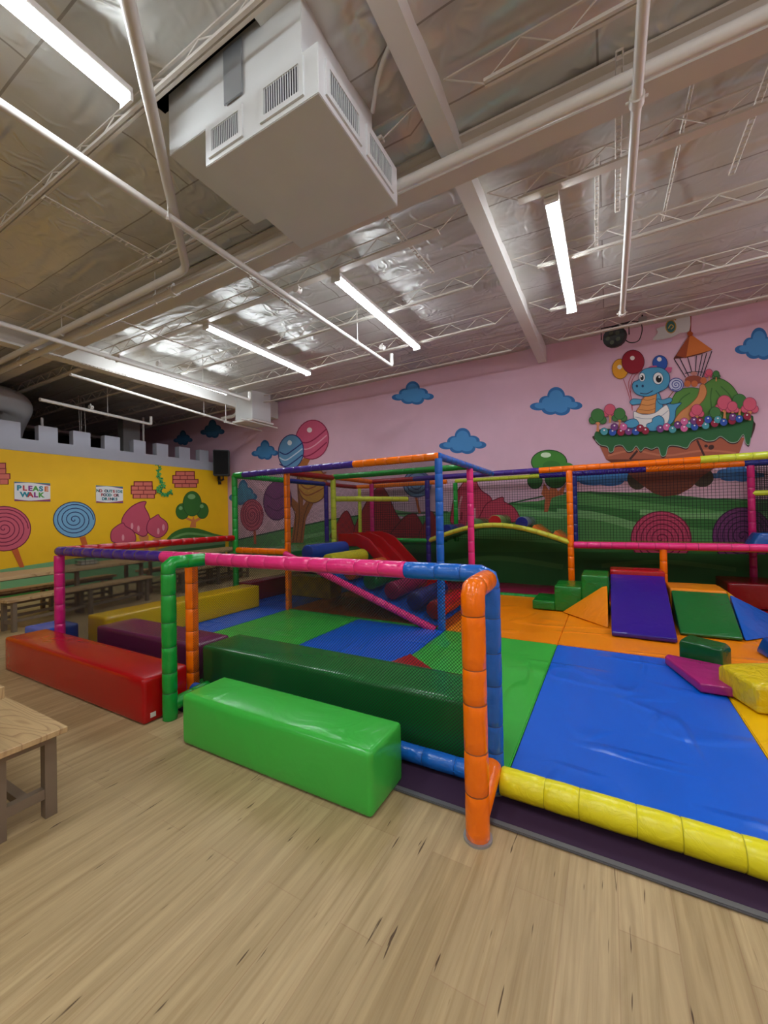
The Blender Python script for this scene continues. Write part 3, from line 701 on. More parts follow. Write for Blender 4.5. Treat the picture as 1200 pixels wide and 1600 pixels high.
pipe([(e.x, -5, 4.2), (e.x, e.y, 4.2), (e.x, e.y, 4.42)], .032, 'sprinkler pipe from the upper left down to the middle of the ceiling', .05, [(e.x, 2.2, 4.2), (e.x, 5.3, 4.2)], fit=(.97, .78))
e = at(972, 492, 2, 4.2)
pipe([(e.x, -5, 4.2), (e.x, e.y, 4.2)], .032, 'thick white sprinkler pipe hanging on the right, ending near the stage light', hang=[(e.x, 4.0, 4.2)], fit=(.995, .71))
e = at(390, 625, 2, 4.18); f = at(0, 505, 2, 4.18)
pipe([(f.x, -4, 4.18), (f.x, f.y, 4.18), (e.x, e.y, 4.18), (e.x, e.y, 4.36)], .034, 'white pipe under the leftmost strip light, running to the small duct box', .05, [(e.x, 5.3, 4.18)], fit=(.8,))
pipe([(XR-.1, 3.08, 4.32), (-11.2, 3.08, 4.32)], .045, 'thick white pipe crossing the whole ceiling in front of the girder', hang=[(-5, 3.08, 4.32), (1.4, 3.08, 4.32), (-9, 3.08, 4.32)], fit=(.3, .62))
a = at(195, -20, 2, 4.3); b = at(243, 200, 2, 4.3); c = at(298, 420, 2, 4.3)
dd = (b-a).normalized(); k = (2.87-a.y)/dd.y; cor = a+dd*k
pipe([a-dd*1.5, cor, (-11.2, 2.87, 4.3)], .042, 'thick pipe running diagonally from the top then turning left at an elbow', .12, [(-7, 2.89, 4.3)], fit=())
a = at(110, 585, 2, 4.1); b = at(375, 665, 2, 4.1); pipe([a, b], .028, 'thin bright pipe above the castle wall, ending by the small duct box', hang=[a.lerp(b, .7)])
a = at(62, 624, 2, 4.0); b = at(236, 663, 2, 4.0); pipe([a, b, b+Vector((0, 0, .2))], .035, 'grey pipe behind the castle battlement', .04, [a.lerp(b, .55)], fit=(.4,))
a = at(20, 663, 0, -15.5); b = at(190, 693, 0, -15.5); pipe([(-15.5, a.y, a.z), (-15.5, b.y, a.z)], .05, 'dim grey pipe far behind the battlement')
a = at(0, 458, 2, 4.62); b = at(143, 508, 2, 4.62); pipe([a, b], .012, 'thin conduit ending at the thick pipes on the left', hang=[b])
a = at(700, 0, 2, 4.6); a2 = at(645, -30, 2, 4.6)
pipe([at(628, -20, 2, 4.75), at(618, 50, 2, 4.7), at(592, 110, 2, 4.65), at(582, 175, 2, 4.62)], .016, 'bent flexible conduit beside the big duct', .1, name='conduit', cat='conduit')
# channel struts
def strut(a, b, label, wd=.02, holes=True):
    a, b = Vector(a), Vector(b); d = (b-a); L_ = d.length; d.normalize(); s, q = frame(d)
    bm = bmesh.new()
    for side in (-1, 1):
        n = int(L_/.05)
        if side == 1: tube(bm, [a+s*wd, b+s*wd], .006, 4)
        else: tube(bm, [a-s*wd, b-s*wd], .006, 4)
    n = max(2, int(L_/.06))
    for i in range(n+1):
        p = a+d*(L_*i/n); tube(bm, [p-s*wd, p+s*wd], .009, 4)
    recalc(bm); o = obj('strut_channel', bm, CHORD); tag(o, label, 'strut'); return o
strut(at(968, 78, 2, 4.62), at(965, 330, 2, 4.62), 'slotted channel strut left of the thick right-hand pipe')
strut(at(933, 245, 2, 4.66), at(932, 388, 2, 4.66), 'faint slotted strut just right of the right-hand strip light', .015)
strut(at(1225, 50, 2, 4.66), at(1143, 272, 2, 4.66), 'slotted strut at the right edge of the ceiling', .02)
strut(at(604, 340, 2, 4.55), at(676, 426, 2, 4.55), 'slotted strut at the far corner of the big duct', .02)
strut(at(388, 432, 2, 4.45), at(472, 490, 2, 4.45), 'slotted strut left of the long sprinkler pipe', .018)
strut(at(68, 308, 2, 4.5), at(250, 410, 2, 4.5), 'strut crossing the brown foil on the left', .03)
strut(at(150, 487, 2, 4.4), at(312, 548, 2, 4.4), 'strut hanging below the pipes left of the strip lights', .018)
strut(at(40, 543, 2, 4.35), at(197, 586, 2, 4.35), 'short strut hung over the castle wall', .018)
strut(at(1106, 20, 2, 4.72), at(1035, 345, 2, 4.72), 'thin conduit strip on the foil right of the thick pipe', .01)
# strip lights
EM = m_emit((.86, .94, 1.0), TUBE)
def strip(x, y0, label):
    t = empty('strip_light', (x, y0+1.22, 4.47)); tag(t, label, 'light')
    boxo('housing', (-.065, -1.22, .001), (.065, 1.22, .05), WHITE, t, .004)
    bm = bmesh.new()
    q = [(-.05, .0), (-.048, -.022), (-.036, -.037), (0, -.044), (.036, -.037), (.048, -.022), (.05, .0)]
    A = [bm.verts.new((a, -1.2, b)) for a, b in q]; B = [bm.verts.new((a, 1.2, b)) for a, b in q]
    for i in range(6): bm.faces.new((A[i], A[i+1], B[i+1], B[i]))
    bm.faces.new(A[::-1]); bm.faces.new(B); bm.faces.new((A[0], B[0], B[6], A[6])); recalc(bm); obj('lit_lens', bm, EM, t)
    for s in (-1, 1):
        bm = bmesh.new(); bx(bm, -.065, .065, s*1.21-.01, s*1.21+.01, -.052, .012); obj('end_cap', bm, WHITE, t)
    return t
strip(-.41, 4.08, 'glowing strip light on the right, left of the thick pipe'); strip(-2.9, 4.08, 'glowing strip light in the middle, right of the long pipe'); strip(-5.35, 4.08, 'glowing strip light left of the long pipe')
strip(-7.8, 4.08, 'leftmost far strip light, above the leftmost pipe'); strip(-2.9, -.83, 'big glowing strip light in the upper left corner')
for x, l in ((-.41, 'right of the camera'), (2.04, 'well right of the camera'), (4.5, 'near the right wall')): strip(x, -.83, 'strip light overhead, '+l)
strip(2.5, 4.08, 'strip light overhead to the right'); strip(4.9, 4.08, 'strip light overhead far right')
for x, l in ((-5.35, 'far left'), (-2.9, 'left'), (-.41, 'straight back'), (2.04, 'right')): strip(x, -5.0+.001, 'strip light behind the camera, '+l)
# big supply duct with grilles
t = empty('air_duct', (-2.2, 2.4, 4)); tag(t, 'large white air duct box with grilles hanging below the ceiling', 'duct'); o_ = Vector((2.2, -2.4, -4))
def lb(name, a, b, mt, bev=0, par=None): return boxo(name, Vector(a)+o_, Vector(b)+o_, mt, par or t, bev)
lb('plenum_box', (-2.45, 1.89, 4.0), (-1.44, 2.91, 4.31), DUCT, .004)
lb('upper_box', (-2.88, 1.90, 4.285), (-1.57, 2.75, 4.76), DUCT, .004)
def grille(ax, c, u0, u1, z0, z1):
    """louvre grille: frame, dark well, vertical blades"""
    bm = bmesh.new()
    def B(u_0, u_1, a, b, d0, d1, mi):
        if ax == 'y': bx(bm, u_0+o_.x, u_1+o_.x, c-d1+o_.y, c-d0+o_.y, a+o_.z, b+o_.z, mi)
        else: bx(bm, c+d0+o_.x, c+d1+o_.x, u_0+o_.y, u_1+o_.y, a+o_.z, b+o_.z, mi)
    B(u0, u1, z0, z1, 0, .004, 1); f = .035
    B(u0-f, u1+f, z0-f, z0, 0, .014, 0); B(u0-f, u1+f, z1, z1+f, 0, .014, 0); B(u0-f, u0, z0, z1, 0, .014, 0); B(u1, u1+f, z0, z1, 0, .014, 0)
    g = obj('grille', bm, [DUCT, paint((28, 24, 40), .7)], t)
    bm = bmesh.new(); n = 15
    for i in range(n):
        u = u0+(u1-u0)*(i+.5)/n; B(u-.002, u+.002, z0, z1, .005, .012, 0)
    obj('blades', bm, DUCT, g)
grille('y', 1.89, -2.37, -2.1, 4.07, 4.22); grille('y', 1.89, -1.87, -1.58, 4.07, 4.24)
grille('x', -1.44, 1.99, 2.32, 4.08, 4.23); grille('x', -1.44, 2.46, 2.79, 4.08, 4.23)
a = at(345, 100, 1, 1.86); b = at(373, 100, 1, 1.86)
tag(boxo('duct_strap', (a.x, 1.88, 4.33), (b.x, 1.889, 4.7), GREYM), 'flat galvanised hanger strip on the front of the big duct', 'bracket')
# small duct box near the pink wall
t = empty('duct_box', (-8.1, 7.5, 4)); tag(t, 'small white duct box hanging near the pink wall', 'duct')
boxo('casing', (-.35, -.2, .05), (.27, .45, .8), DUCT, t, .006)
boxo('bottom_flange', (-.4, -.25, -.02), (.32, .5, .03), WHITE, t, .004)
for s in (-.35, .25): cylo('support_rail', [(s, -.55, -.05), (s, .7, -.05)], .02, PIPE, t)
cylo('drop_rod', [(-.35, -.5, -.05), (-.35, -.5, .8)], .01, PIPE, t); cylo('elbow_pipe', rounded([(-1.1, .0, .25), (-.6, .0, .25), (-.36, .0, .45)], .15), .045, PIPE, t)
# round duct beyond the castle wall
t = empty('spiral_duct', (-12.2, 3.2, 4.3)); tag(t, 'round white spiral duct with elbow above the castle wall', 'duct')
bm = bmesh.new(); pts = rounded([(-1.5, -3, .1), (.1, .72, .05), (-1.3, .95, -.55), (-1.4, .95, -2.2)], .55, 10)
tube(bm, rounded([(-.3, -3, .1), (.0, .75, .08), (-.15, 1.0, .0), (-.9, 1.05, -.4), (-1.2, 1.05, -1.0)], .3, 8), .29, 22); recalc(bm); obj('duct_run', bm, DUCT, t, True, 40)
# columns and drop posts seen over the battlement
a = at(193, 700, 0, -13.2); b = at(219, 700, 0, -13.2)
tag(boxo('support_column', (-13.5, a.y, 0), (-13.2, b.y, 4.8), paint((168, 168, 164), .7)), 'square grey column rising behind the castle battlement', 'column')
a = at(0, 680, 0, -12.6); b = at(17, 680, 0, -12.6)
tag(boxo('support_column', (-12.9, a.y-.3, 0), (-12.6, b.y, 3.95), paint((190, 190, 188), .6)), 'white boxed column under the spiral duct', 'column')
for px, lab in ((66, 'white vertical post left behind the battlement'), (224, 'white vertical post beside the grey column')):
    a = at(px, 680, 0, -11.8); tag(cylo('drop_post', [(-11.8, a.y, 0), (-11.8, a.y, 4.0 if px < 100 else 4.5)], .028, PIPE), lab, 'post')
bm = bmesh.new()
for px in (123, 127, 132): 
    a = at(px, 680, 0, -12); tube(bm, [(-12, a.y, 2.7), (-12+random.uniform(-.05, .05), a.y+.02, 3.4), (-12, a.y, 4.8)], .006, 5)
recalc(bm); tag(obj('hanging_cables', bm, PIPE), 'thin white cables hanging behind the battlement', 'cable')

# ------------------------------------------------------------------ speaker and stage light
t = empty('wall_speaker', (-10.28, 8.3, 3.2)); tag(t, 'black loudspeaker on a bracket in the corner above the castle wall', 'speaker')
s = boxo('cabinet', (-.2, -.17, -.4), (.26, .13, .38), BLACK, t, .02); s.rotation_euler = (0, 0, .8)
s = boxo('grille_panel', (-.17, -.185, -.36), (.23, -.168, .34), paint((6, 6, 7), .9), t, .006); s.rotation_euler = (0, 0, .8)
bm = bmesh.new(); tube(bm, [(.05, .05, -.4), (.05, .05, -.52)], .02, 8); tube(bm, [(.05, .05, -.5), (-.1, .1, -.52), (-.38, .2, -.5)], .03, 8); tube(bm, [(-.34, .2, -.38), (-.3, .2, -.62)], .05, 6); recalc(bm); obj('bracket', bm, BLACK, t)
c = at(961, 527, 1, 8.1)
t = empty('stage_light', (c.x, 8.1, c.z)); tag(t, 'black round stage light hung on a yoke under the ceiling by the pink wall', 'light')
bm = bmesh.new(); d = Vector((-.25, -1, -.28)).normalized(); tube(bm, [d*-.12, d*-.08, d*.02, d*.1, d*.11], .15, 16, 0, True, [.09, .17, .18, .17, .15]); recalc(bm); can = obj('lamp_can', bm, BLACK, t, True, 40)
bm = bmesh.new(); s_, q_ = frame(d)
for i in range(5):
    a_ = 2*PI*i/5; p = d*.115+(s_*math.cos(a_)+q_*math.sin(a_))*.085; tube(bm, [p, p+d*.008], .035, 10)
recalc(bm); obj('lenses', bm, paint((70, 72, 60), .15), can)
bm = bmesh.new(); tube(bm, [(-.21, 0, 0), (-.21, 0, .2), (.21, 0, .2), (.21, 0, 0)], .01, 6); tube(bm, [(0, 0, .2), (.25, .1, .26), (.42, .2, .24)], .01, 6); recalc(bm); obj('yoke', bm, BLACK, t)
bm = bmesh.new(); tube(bm, rounded([(.12, .05, -.02), (.22, .1, -.12), (.36, .15, -.1), (.42, .2, .1), (.4, .2, .28)], .08), .008, 6); recalc(bm); obj('power_cable', bm, BLACK, t)
cylo('hanger_rod', [(.42, .2, .25), (.42, .2, CZ-c.z+.04)], .012, BLACK, t)
boxo('clamp', (.36, .14, .22), (.48, .26, .32), GREYM, t, .01)

# ------------------------------------------------------------------ play area floor
tag(boxo('carpet_base', (-5.7, 1.98, 0.001), (4.2, 2.7, .012), paint((52, 26, 56), .95)), 'dark purple carpet strip under the front of the play frame', 'carpet')
tag(boxo('edge_strip', (-2.6, 1.945, 0.001), (4.2, 1.98, .014), paint((92, 90, 92), .5), bev=.004), 'grey rubber edging along the dark carpet strip', 'trim')
MZ = .05
def mat_(x0, x1, y0, y1, c, label, scale=1.7, bump=.55):
    bm = bmesh.new(); bx(bm, x0, x1, y0, y1, .014, MZ); bmesh.ops.bevel(bm, geom=bm.edges, offset=.008, segments=2, affect='EDGES')
    ed = [e for e in bm.edges if e.calc_length() > .3]; bmesh.ops.subdivide_edges(bm, edges=ed, cuts=24, use_grid_fill=True)
    for v in bm.verts:
        if v.co.z > MZ-.004 and x0+.02 < v.co.x < x1-.02 and y0+.02 < v.co.y < y1-.02:
            p = v.co; n = noise.noise(Vector((p.x*1.5+x0, p.y*1.9, 1)))
            n2 = noise.noise(Vector((p.x*2.2+p.y*1.1, p.y*.9-p.x*.5, 5)))
            v.co.z += .007*n+.009*max(0, 1-abs(n2)*8)
    o = obj('floor_mat', bm, mat_vinyl(c), None, True, 40); tag(o, label, 'mat')
S_ = C
mat_(-5.6, -4.47, 2.32, 6.3, S_['mblue'], 'blue padded floor mat on the far left beside the yellow beam')
mat_(-4.465, -3.125, 2.32, 4.79, S_['mgreen'], 'green padded floor mat in the middle of the netted enclosure')
mat_(-3.12, -1.825, 2.32, 4.79, S_['mblue'], 'blue padded floor mat behind the dark green beam')
mat_(-1.82, -.525, 2.32, 4.79, S_['mgreen'], 'green padded floor mat behind the orange front post')
mat_(-.52, .775, 2.26, 4.79, S_['mblue'], 'large blue padded floor mat by the yellow roll')
mat_(.78, 2.1, 2.26, 4.79, S_['yellow_mat'], 'yellow padded floor mat at the right edge')
mat_(-1.82, -.525, 4.795, 7.3, S_['orange_mat'], 'orange padded floor mat before the green steps')
mat_(-.52, 2.1, 4.795, 7.45, S_['orange_mat'], 'orange padded floor mat under the climbing blocks')
mat_(-4.465, -1.825, 4.86, 7.4, (190, 84, 10), 'orange floor mat coloured darker for the shade under the roller ramp')  # mat orange darkened, shade below the ramp is in the colour
mat_(-5.6, -4.47, 6.305, 8.5, S_['mblue'], 'blue floor mat under the left platform')
mat_(-4.46, .4, 7.46, 8.6, (150, 20, 70), 'magenta floor mat under the arched bridge')
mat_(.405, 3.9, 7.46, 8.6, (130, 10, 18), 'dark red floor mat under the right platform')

# ------------------------------------------------------------------ play frame: low netted barrier in front
H1, H2, HD = 1.17, 2.24, .95
NF = m_net(.0145, .20, (14, 14, 16), True); NB = m_net(.052, .11, (22, 18, 26)); NT = m_net(.03, .16, (60, 50, 66), True)
XA, X_1, X_2, X_3, X_4 = -5.6, -4.47, -3.17, -1.87, -.57
bar = empty('netted_barrier', (-3, 2.2, 0)); tag(bar, 'low padded rail barrier with dark netting around the front of the play area', 'barrier')
def L3(p): return (p[0]+3, p[1]-2.2, p[2])
def bp(name, pts, c, **k): return pad_pole(name, [L3(p) for p in pts], c, bar, **k)
bp('post', [(-5.45, 2.2, 0), (-5.45, 2.2, H1-.05)], C['magenta'], label='magenta padded post')
bp('rail', [(-5.45, 2.2, H1), (-3.5, 2.2, H1)], C['purple'], label='purple padded rail')
bp('rail', [(-3.5, 2.2, H1), (-1.08, 2.2, H1)], C['pink'], r=.052, label='pink padded rail')
bp('post', [(-1.08, 2.2, H1), (X_4, 2.2, H1), (X_4, 2.2, .02)], C['blue'], rad=.05, label='blue padded rail turning down into a post')
bp('rail', [(-5.46, 2.2, H1), (XA, 4.75, H1)], C['red'], label='red padded rail')
bp('post', [(-3.17, 2.24, 0), (-3.17, 2.24, H1-.05)], C['orange'], r=.052, label='orange padded post')
bp('post', [(-2.92, 2.18, H1), (-2.92, 1.87, H1), (-2.92, 1.87, 0)], C['green'], r=.053, rad=.03, label='green padded post with elbow')
bp('foot_rail', [(-2.92, 1.9, .1), (-2.92, 2.2, .12)], C['green'], label='green padded stub')
bp('post', [(X_4, 2.12, H1-.02), (-.56, 1.84, H1-.02), (-.56, 1.84, 0)], C['orange'], r=.056, rad=.03, label='orange padded post with elbow')
bp('foot_rail', [(-.56, 1.87, .1), (-.565, 2.14, .17)], C['orange'], label='orange padded stub')
bp('foot_rail', [(-3.1, 2.2, .07), (-.62, 2.2, .07)], C['blue'], label='blue padded bottom rail')
bm = bmesh.new(); tube(bm, [L3((-.56, 1.84, 0)), L3((-.56, 1.84, .012))], .066, 20); tube(bm, [L3((-.57, 2.2, .012)), L3((-.57, 2.2, .02))], .066, 20); recalc(bm); obj('foot_plate', bm, GREYM, bar)
net('net', L3((-5.45, 2.215, .1)), L3((X_4, 2.215, .1)), L3((X_4, 2.215, H1)), L3((-5.45, 2.215, H1)), NF, bar, 'dark fine-meshed netting across the front')
net('net', L3((-5.47, 2.2, .05)), L3((XA, 4.75, .05)), L3((XA, 4.75, H1)), L3((-5.47, 2.2, H1)), NF, bar, 'dark netting on the left side')
r = pad_pole('padded_roll', [(-.52, 2.15, .1), (.5, 2.14, .1), (1.6, 2.15, .1), (2.6, 2.15, .1)], (236, 224, 30), None, r=.068, seg=.2, rough=.3); tag(r, 'long bright yellow padded roll along the front edge of the blue mat', 'padding')
for i in range(8):
    pass

# ------------------------------------------------------------------ tall play frame
fr = empty('climbing_frame', (-2, 6, 0)); tag(fr, 'tall indoor play frame of colourful padded posts, rails, nets and platforms', 'climbing frame')
def F3(p): return (p[0]+2, p[1]-6, p[2])
def fp(name, pts, c, **k): return pad_pole(name, [F3(p) for p in pts], c, fr, **k)
YF, YM, YB_ = 4.8, 7.5, 8.62
fp('post', [(XA, YF, 0), (XA, YF, H2)], C['green'], label='green corner post')
fp('post', [(X_1, YF+.06, 0), (X_1, YF+.06, H2-.04)], C['orange'], label='tall orange post left of the ramp')
fp('post', [(X_3, YF, 0), (X_3, YF, H2-.03)], C['blue'], label='tall blue post right of the ramp')
fp('post', [(X_3, 6.12, 0), (X_3, 6.12, H2-.04)], C['pink'], label='tall pink post behind the blue post')
fp('post', [(X_4, YM, 0), (X_4, YM, H2-.04)], C['orange'], label='tall orange post beside the green steps')
fp('post', [(.72, YM, 0), (.72, YM, HD-.04)], C['orange'], label='short orange post under the right platform')
fp('post', [(X_1, 6.1, .9), (X_1, 6.1, H2-.04)], C['lime'], label='yellow-green post behind the blue roller')
fp('post', [(-5.55, 7.3, .9), (-5.55, 7.3, H2-.04)], C['dpurple'], label='purple post left of the yellow-green post')
fp('post', [(-5.5, YB_, .9), (-5.5, YB_, H2-.04)], C['lime'], r=.045, label='yellow-green post at the back')
fp('post', [(X_1, YM, .9), (X_1, YM, H2-.04)], C['magenta'], label='magenta post behind the slide')
fp('post', [(X_2, YM, .0), (X_2, YM, H2-.04)], C['dpurple'], label='dark purple post')
fp('post', [(X_2+.2, YB_, .9), (X_2+.2, YB_, H2-.04)], C['green'], label='green post at the back')
fp('post', [(X_4, YB_, .9), (X_4, YB_, H2-.04)], C['navy'], label='dark blue post behind the orange one')
fp('post', [(2.03, YB_, .0), (2.03, YB_, H2-.04)], C['magenta'], label='magenta post on the right platform')
fp('post', [(3.33, YM, .0), (3.33, YM, H2-.04)], C['orange'], label='orange post at the far right')
a = H2
fp('rail', [(XA, YF, a), (XA+.22, YF, a)], C['green']); fp('rail', [(XA+.22, YF, a), (-3.15, YF, a)], C['purple'], label='purple top rail'); fp('rail', [(-3.15, YF, a), (X_3, YF, a)], C['orange'], label='orange top rail')
fp('rail', [(X_3, YF, a), (X_3, YM, a)], C['blue'], label='blue top rail'); fp('rail', [(X_3, YM, a), (-1.05, YM, a)], C['purple'], label='purple top rail'); fp('rail', [(-1.05, YM, a), (1.2, YM, a)], C['orange'], label='orange top rail'); fp('rail', [(1.2, YM, a), (3.33, YM, a)], C['lime'], r=.055, label='yellow top rail')
fp('rail', [(XA, YF, a), (XA, 6.0, a)], C['green']); fp('rail', [(XA, 6.0, a), (XA, 7.3, a)], C['navy'], label='dark blue top rail'); fp('rail', [(XA, 7.3, a), (XA, YB_, a)], C['dred'])
fp('rail', [(X_1, YF+.1, a-.02), (X_1, 6.1, a-.02)], C['dred'], label='red cross rail'); fp('rail', [(X_1, 6.12, a), (X_3, 6.12, a)], C['green'], label='green cross rail'); fp('rail', [(X_1, 6.1, a), (X_1, YM, a)], C['orange'])
fp('rail', [(X_1, YM, a), (X_2-.3, YM, a)], C['dred']); fp('rail', [(X_2-.3, YM, a), (X_3, YM, a)], C['purple'], label='dark purple rail')
fp('rail', [(XA, YB_, a), (X_2, YB_, a)], C['orange']); fp('rail', [(X_2+.2, YB_, a), (-1.2, YB_, a)], C['lime'], r=.04, label='thin yellow back rail'); fp('rail', [(-1.2, YB_, a), (.6, YB_, a)], C['dpurple'], label='purple back rail'); fp('rail', [(.6, YB_, a), (1.95, YB_, a)], C['orange'], label='orange back rail'); fp('rail', [(1.95, YB_, a), (3.4, YB_, a)], C['navy'])
fp('rail', [(X_1+.04, 6.1, 1.83), (X_1+.9, 7.4, 1.83)], C['lime'], label='yellow-green mid rail'); fp('rail', [(2.03, YB_, 1.75), (3.4, YB_, 1.75)], C['lime'], label='yellow mid rail')
fp('platform_rail', [(XA+.05, YF, HD+.01), (X_1, YF, HD+.01)], C['orange'], label='orange platform edge rail')
fp('platform_rail', [(X_4+.05, YM-.02, HD), (3.6, YM-.02, HD)], C['pink'], r=.055, label='pink platform edge rail')
fp('platform_rail', [(X_1, YM, HD+.03), (X_2, YM, HD+.03)], C['green'], label='green platform edge rail')
fp('ramp_rail', [(X_1+.02, YF-.03, .93), (X_3-.08, YF-.03, .04)], C['pink'], r=.05, label='pink sloping rail'); fp('bottom_rail', [(X_1+.05, YF+.02, .03), (X_3-.02, YF+.02, .03)], C['green'], r=.035, label='thin green bottom rail')
fp('bottom_rail', [(X_3, 7.36, .04), (-.9, 7.36, .04)], C['green'], r=.045, label='green bottom rail')
arch = [(X_2+(X_4-X_2)*i/14, YM, .98+.31*math.sin(PI*i/14)) for i in range(15)]
bm = bmesh.new(); 
pad_pole('arch_rail', [F3(p) for p in arch], C['yblock'] if False else (196, 196, 60), fr, r=.045, rad=.02, label='arched yellow bridge rail')
def deck(x0, x1, y0, y1, c, label, z=HD):
    o = hull('platform', [F3((x, y, zz)) for x in (x0, x1) for y in (y0, y1) for zz in (z-.07, z+.0)], c, fr, .012, label=label)
deck(XA, X_1-.02, YF+.05, 8.6, (40, 130, 62), 'green padded platform floor'); deck(X_1+.0, X_2, YM+.05, 8.6, (40, 130, 62), 'green padded platform floor')
deck(X_4, 3.6, YM+.04, 8.6, (190, 158, 26), 'yellow-brown padded platform floor')
bm = bmesh.new(); n = 14
for i in range(n):
    a0, a1 = arch[i], arch[i+1]
    vs = [bm.verts.new(F3(p)) for p in ((a0[0], YM, a0[2]-.02), (a1[0], YM, a1[2]-.02), (a1[0], 8.6, a1[2]-.02), (a0[0], 8.6, a0[2]-.02), (a0[0], YM, a0[2]-.07), (a1[0], YM, a1[2]-.07), (a1[0], 8.6, a1[2]-.07), (a0[0], 8.6, a0[2]-.07))]
    for f in ((0, 1, 2, 3), (7, 6, 5, 4), (0, 4, 5, 1), (3, 2, 6, 7)): bm.faces.new([vs[k] for k in f])
obj('bridge_deck', bm, vinyl((36, 110, 60)), fr, True)
# nets of the frame
def fn(a, b, c, d, mt, lab): net('net', F3(a), F3(b), F3(c), F3(d), mt, fr, lab)
fn((XA, YF, HD), (X_1, YF, HD), (X_1, YF, H2), (XA, YF, H2), NT, 'net over the left platform front')
fn((X_1, YF+.02, .05), (X_3, YF+.02, .05), (X_3, YF+.02, H2), (X_1, YF+.02, H2), NF, 'dark net over the ramp opening')
fn((XA, YF, HD), (XA, YB_, HD), (XA, YB_, H2), (XA, YF, H2), NT, 'net on the left side')
fn((XA, YF, H2-.03), (X_3, YF, H2-.03), (X_3, YM, H2-.03), (XA, YM, H2-.03), NT, 'overhead net')
fn((XA, YB_+.03, HD), (3.5, YB_+.03, HD), (3.5, YB_+.03, H2), (XA, YB_+.03, H2), NB, 'square-meshed net across the back')
fn((XA, YM, H2-.03), (3.4, YM, H2-.03), (3.4, YB_, H2-.03), (XA, YB_, H2-.03), NB, 'square-meshed overhead net')
fn((X_1, YM, HD), (X_2, YM, HD), (X_2, YM, H2), (X_1, YM, H2), NB, 'square-meshed net behind the slide')
fn((2.03, YB_-.03, HD), (3.5, YB_-.03, HD), (3.5, YB_-.03, H2), (2.03, YB_-.03, H2), m_net(.03, .3, (16, 14, 20)), 'dense dark net right of the magenta post')
# the ramp with rollers
hull('ramp_bed', [F3(p) for p in ((X_1+.06, 4.9, .86), (X_3-.1, 4.9, .0+.06), (X_1+.06, 6.05, .86), (X_3-.1, 6.05, .06), (X_1+.06, 4.9, .78), (X_3-.3, 4.9, .055), (X_1+.06, 6.05, .78), (X_3-.3, 6.05, .055))], C['mblue'], fr, .01, label='blue padded sloping ramp')
slope = (.06-.86)/((X_3-.1)-(X_1+.06))
def rz_(x): return .86+slope*(x-(X_1+.06))
for x, c, nm in ((-4.18, (20, 70, 170), 'dark blue'), (-3.78, (214, 206, 34), 'yellow'), (-3.38, (226, 96, 16), 'orange'), (-3.03, (30, 120, 60), 'green'), (-2.68, (150, 32, 80), 'maroon'), (-2.33, (28, 46, 120), 'navy blue'), (-2.04, (170, 24, 34), 'red')):
    r = .125; z = rz_(x)+r*.98+.03
    bm = bmesh.new(); ys_ = [4.98, 4.99, 5.01, 5.3, 5.5, 5.8, 5.97, 5.99, 6.0]
    tube(bm, [(0, y-5.5, 0) for y in ys_], r, 20, 0, True, [r*.86, r*.96, r, r*1.01, r*1.01, r, r, r*.96, r*.86]); recalc(bm)
    o = obj('foam_roller', bm, vinyl(c), None, True, 50); o.location = (x, 5.5, z)
    tag(o, nm+' padded foam roller lying across the ramp behind the pink rail', 'foam roller', 'foam rollers on the ramp')
# red slide
t = empty('slide', (-3.6, 6.7, 0)); tag(t, 'glossy red double slide coming down from the platform', 'slide')
def sl(y0, y1, hgt, name):
    bm = bmesh.new(); prof = [(-4.25, .98), (-3.85, .98), (-3.6, .88), (-2.85, .14), (-2.7, .08), (-2.5, .07)]
    top = []
    for x, z in prof: top.append((x, z))
    vs = []
    for x, z in top: vs.append([bm.verts.new((x+3.4, y-6.7, zz)) for y, zz in ((y0, z+hgt), (y1, z+hgt), (y1, z-.03), (y0, z-.03))])
    for a, b in zip(vs, vs[1:]):
        for k in range(4): bm.faces.new((a[k], a[(k+1) % 4], b[(k+1) % 4], b[k]))
    bm.faces.new(vs[0]); bm.faces.new(vs[-1][::-1]); recalc(bm)
    bmesh.ops.bevel(bm, geom=[e for e in bm.edges if e.calc_length() > .2], offset=.012, segments=2, affect='EDGES')
    return obj(name, bm, vinyl((196, 10, 16), .15, .15), t, True, 40)
for y0, y1 in ((6.2, 6.28), (6.69, 6.77), (7.18, 7.26)): sl(y0, y1, .2, 'side_wall')
sl(6.28, 6.69, .0, 'lane'); sl(6.77, 7.18, .0, 'lane')

# ------------------------------------------------------------------ things on the bridge and platform
def roller(px, py, y0, L_, r, c, label, capc=None, z=None):
    p = at(px, py, 1, y0)
    t = empty('foam_roller', p); tag(t, label, 'foam roller', 'foam rollers on the bridge')
    bm = bmesh.new(); tube(bm, [(0, .012, 0), (0, .02, 0), (0, L_/2, 0), (0, L_, 0)], r, 18, 0, True, [r*.93, r, r, r*.96]); recalc(bm); obj('sleeve', bm, vinyl(c), t, True, 50)
    bm = bmesh.new(); tube(bm, [(0, 0, 0), (0, .012, 0)], r*.93, 18); recalc(bm); obj('end_cap', bm, vinyl(capc or c), t)
roller(697, 829, 7.62, .9, .12, (30, 60, 110), 'dark blue foam roller at the left foot of the bridge', (24, 40, 120))
roller(737, 819, 7.62, .9, .11, (80, 120, 70), 'olive green foam roller on the bridge behind the pink post', (80, 120, 70))
roller(773, 815, 7.62, .9, .125, (110, 130, 70), 'olive foam roller with red end cap on top of the bridge', (170, 24, 28))
roller(815, 817, 7.62, .9, .115, (96, 112, 124), 'grey foam roller with dark blue end cap on the bridge', (20, 26, 110))
def arch_z(x): return .98+.31*math.sin(PI*(x-X_2)/(X_4-X_2))
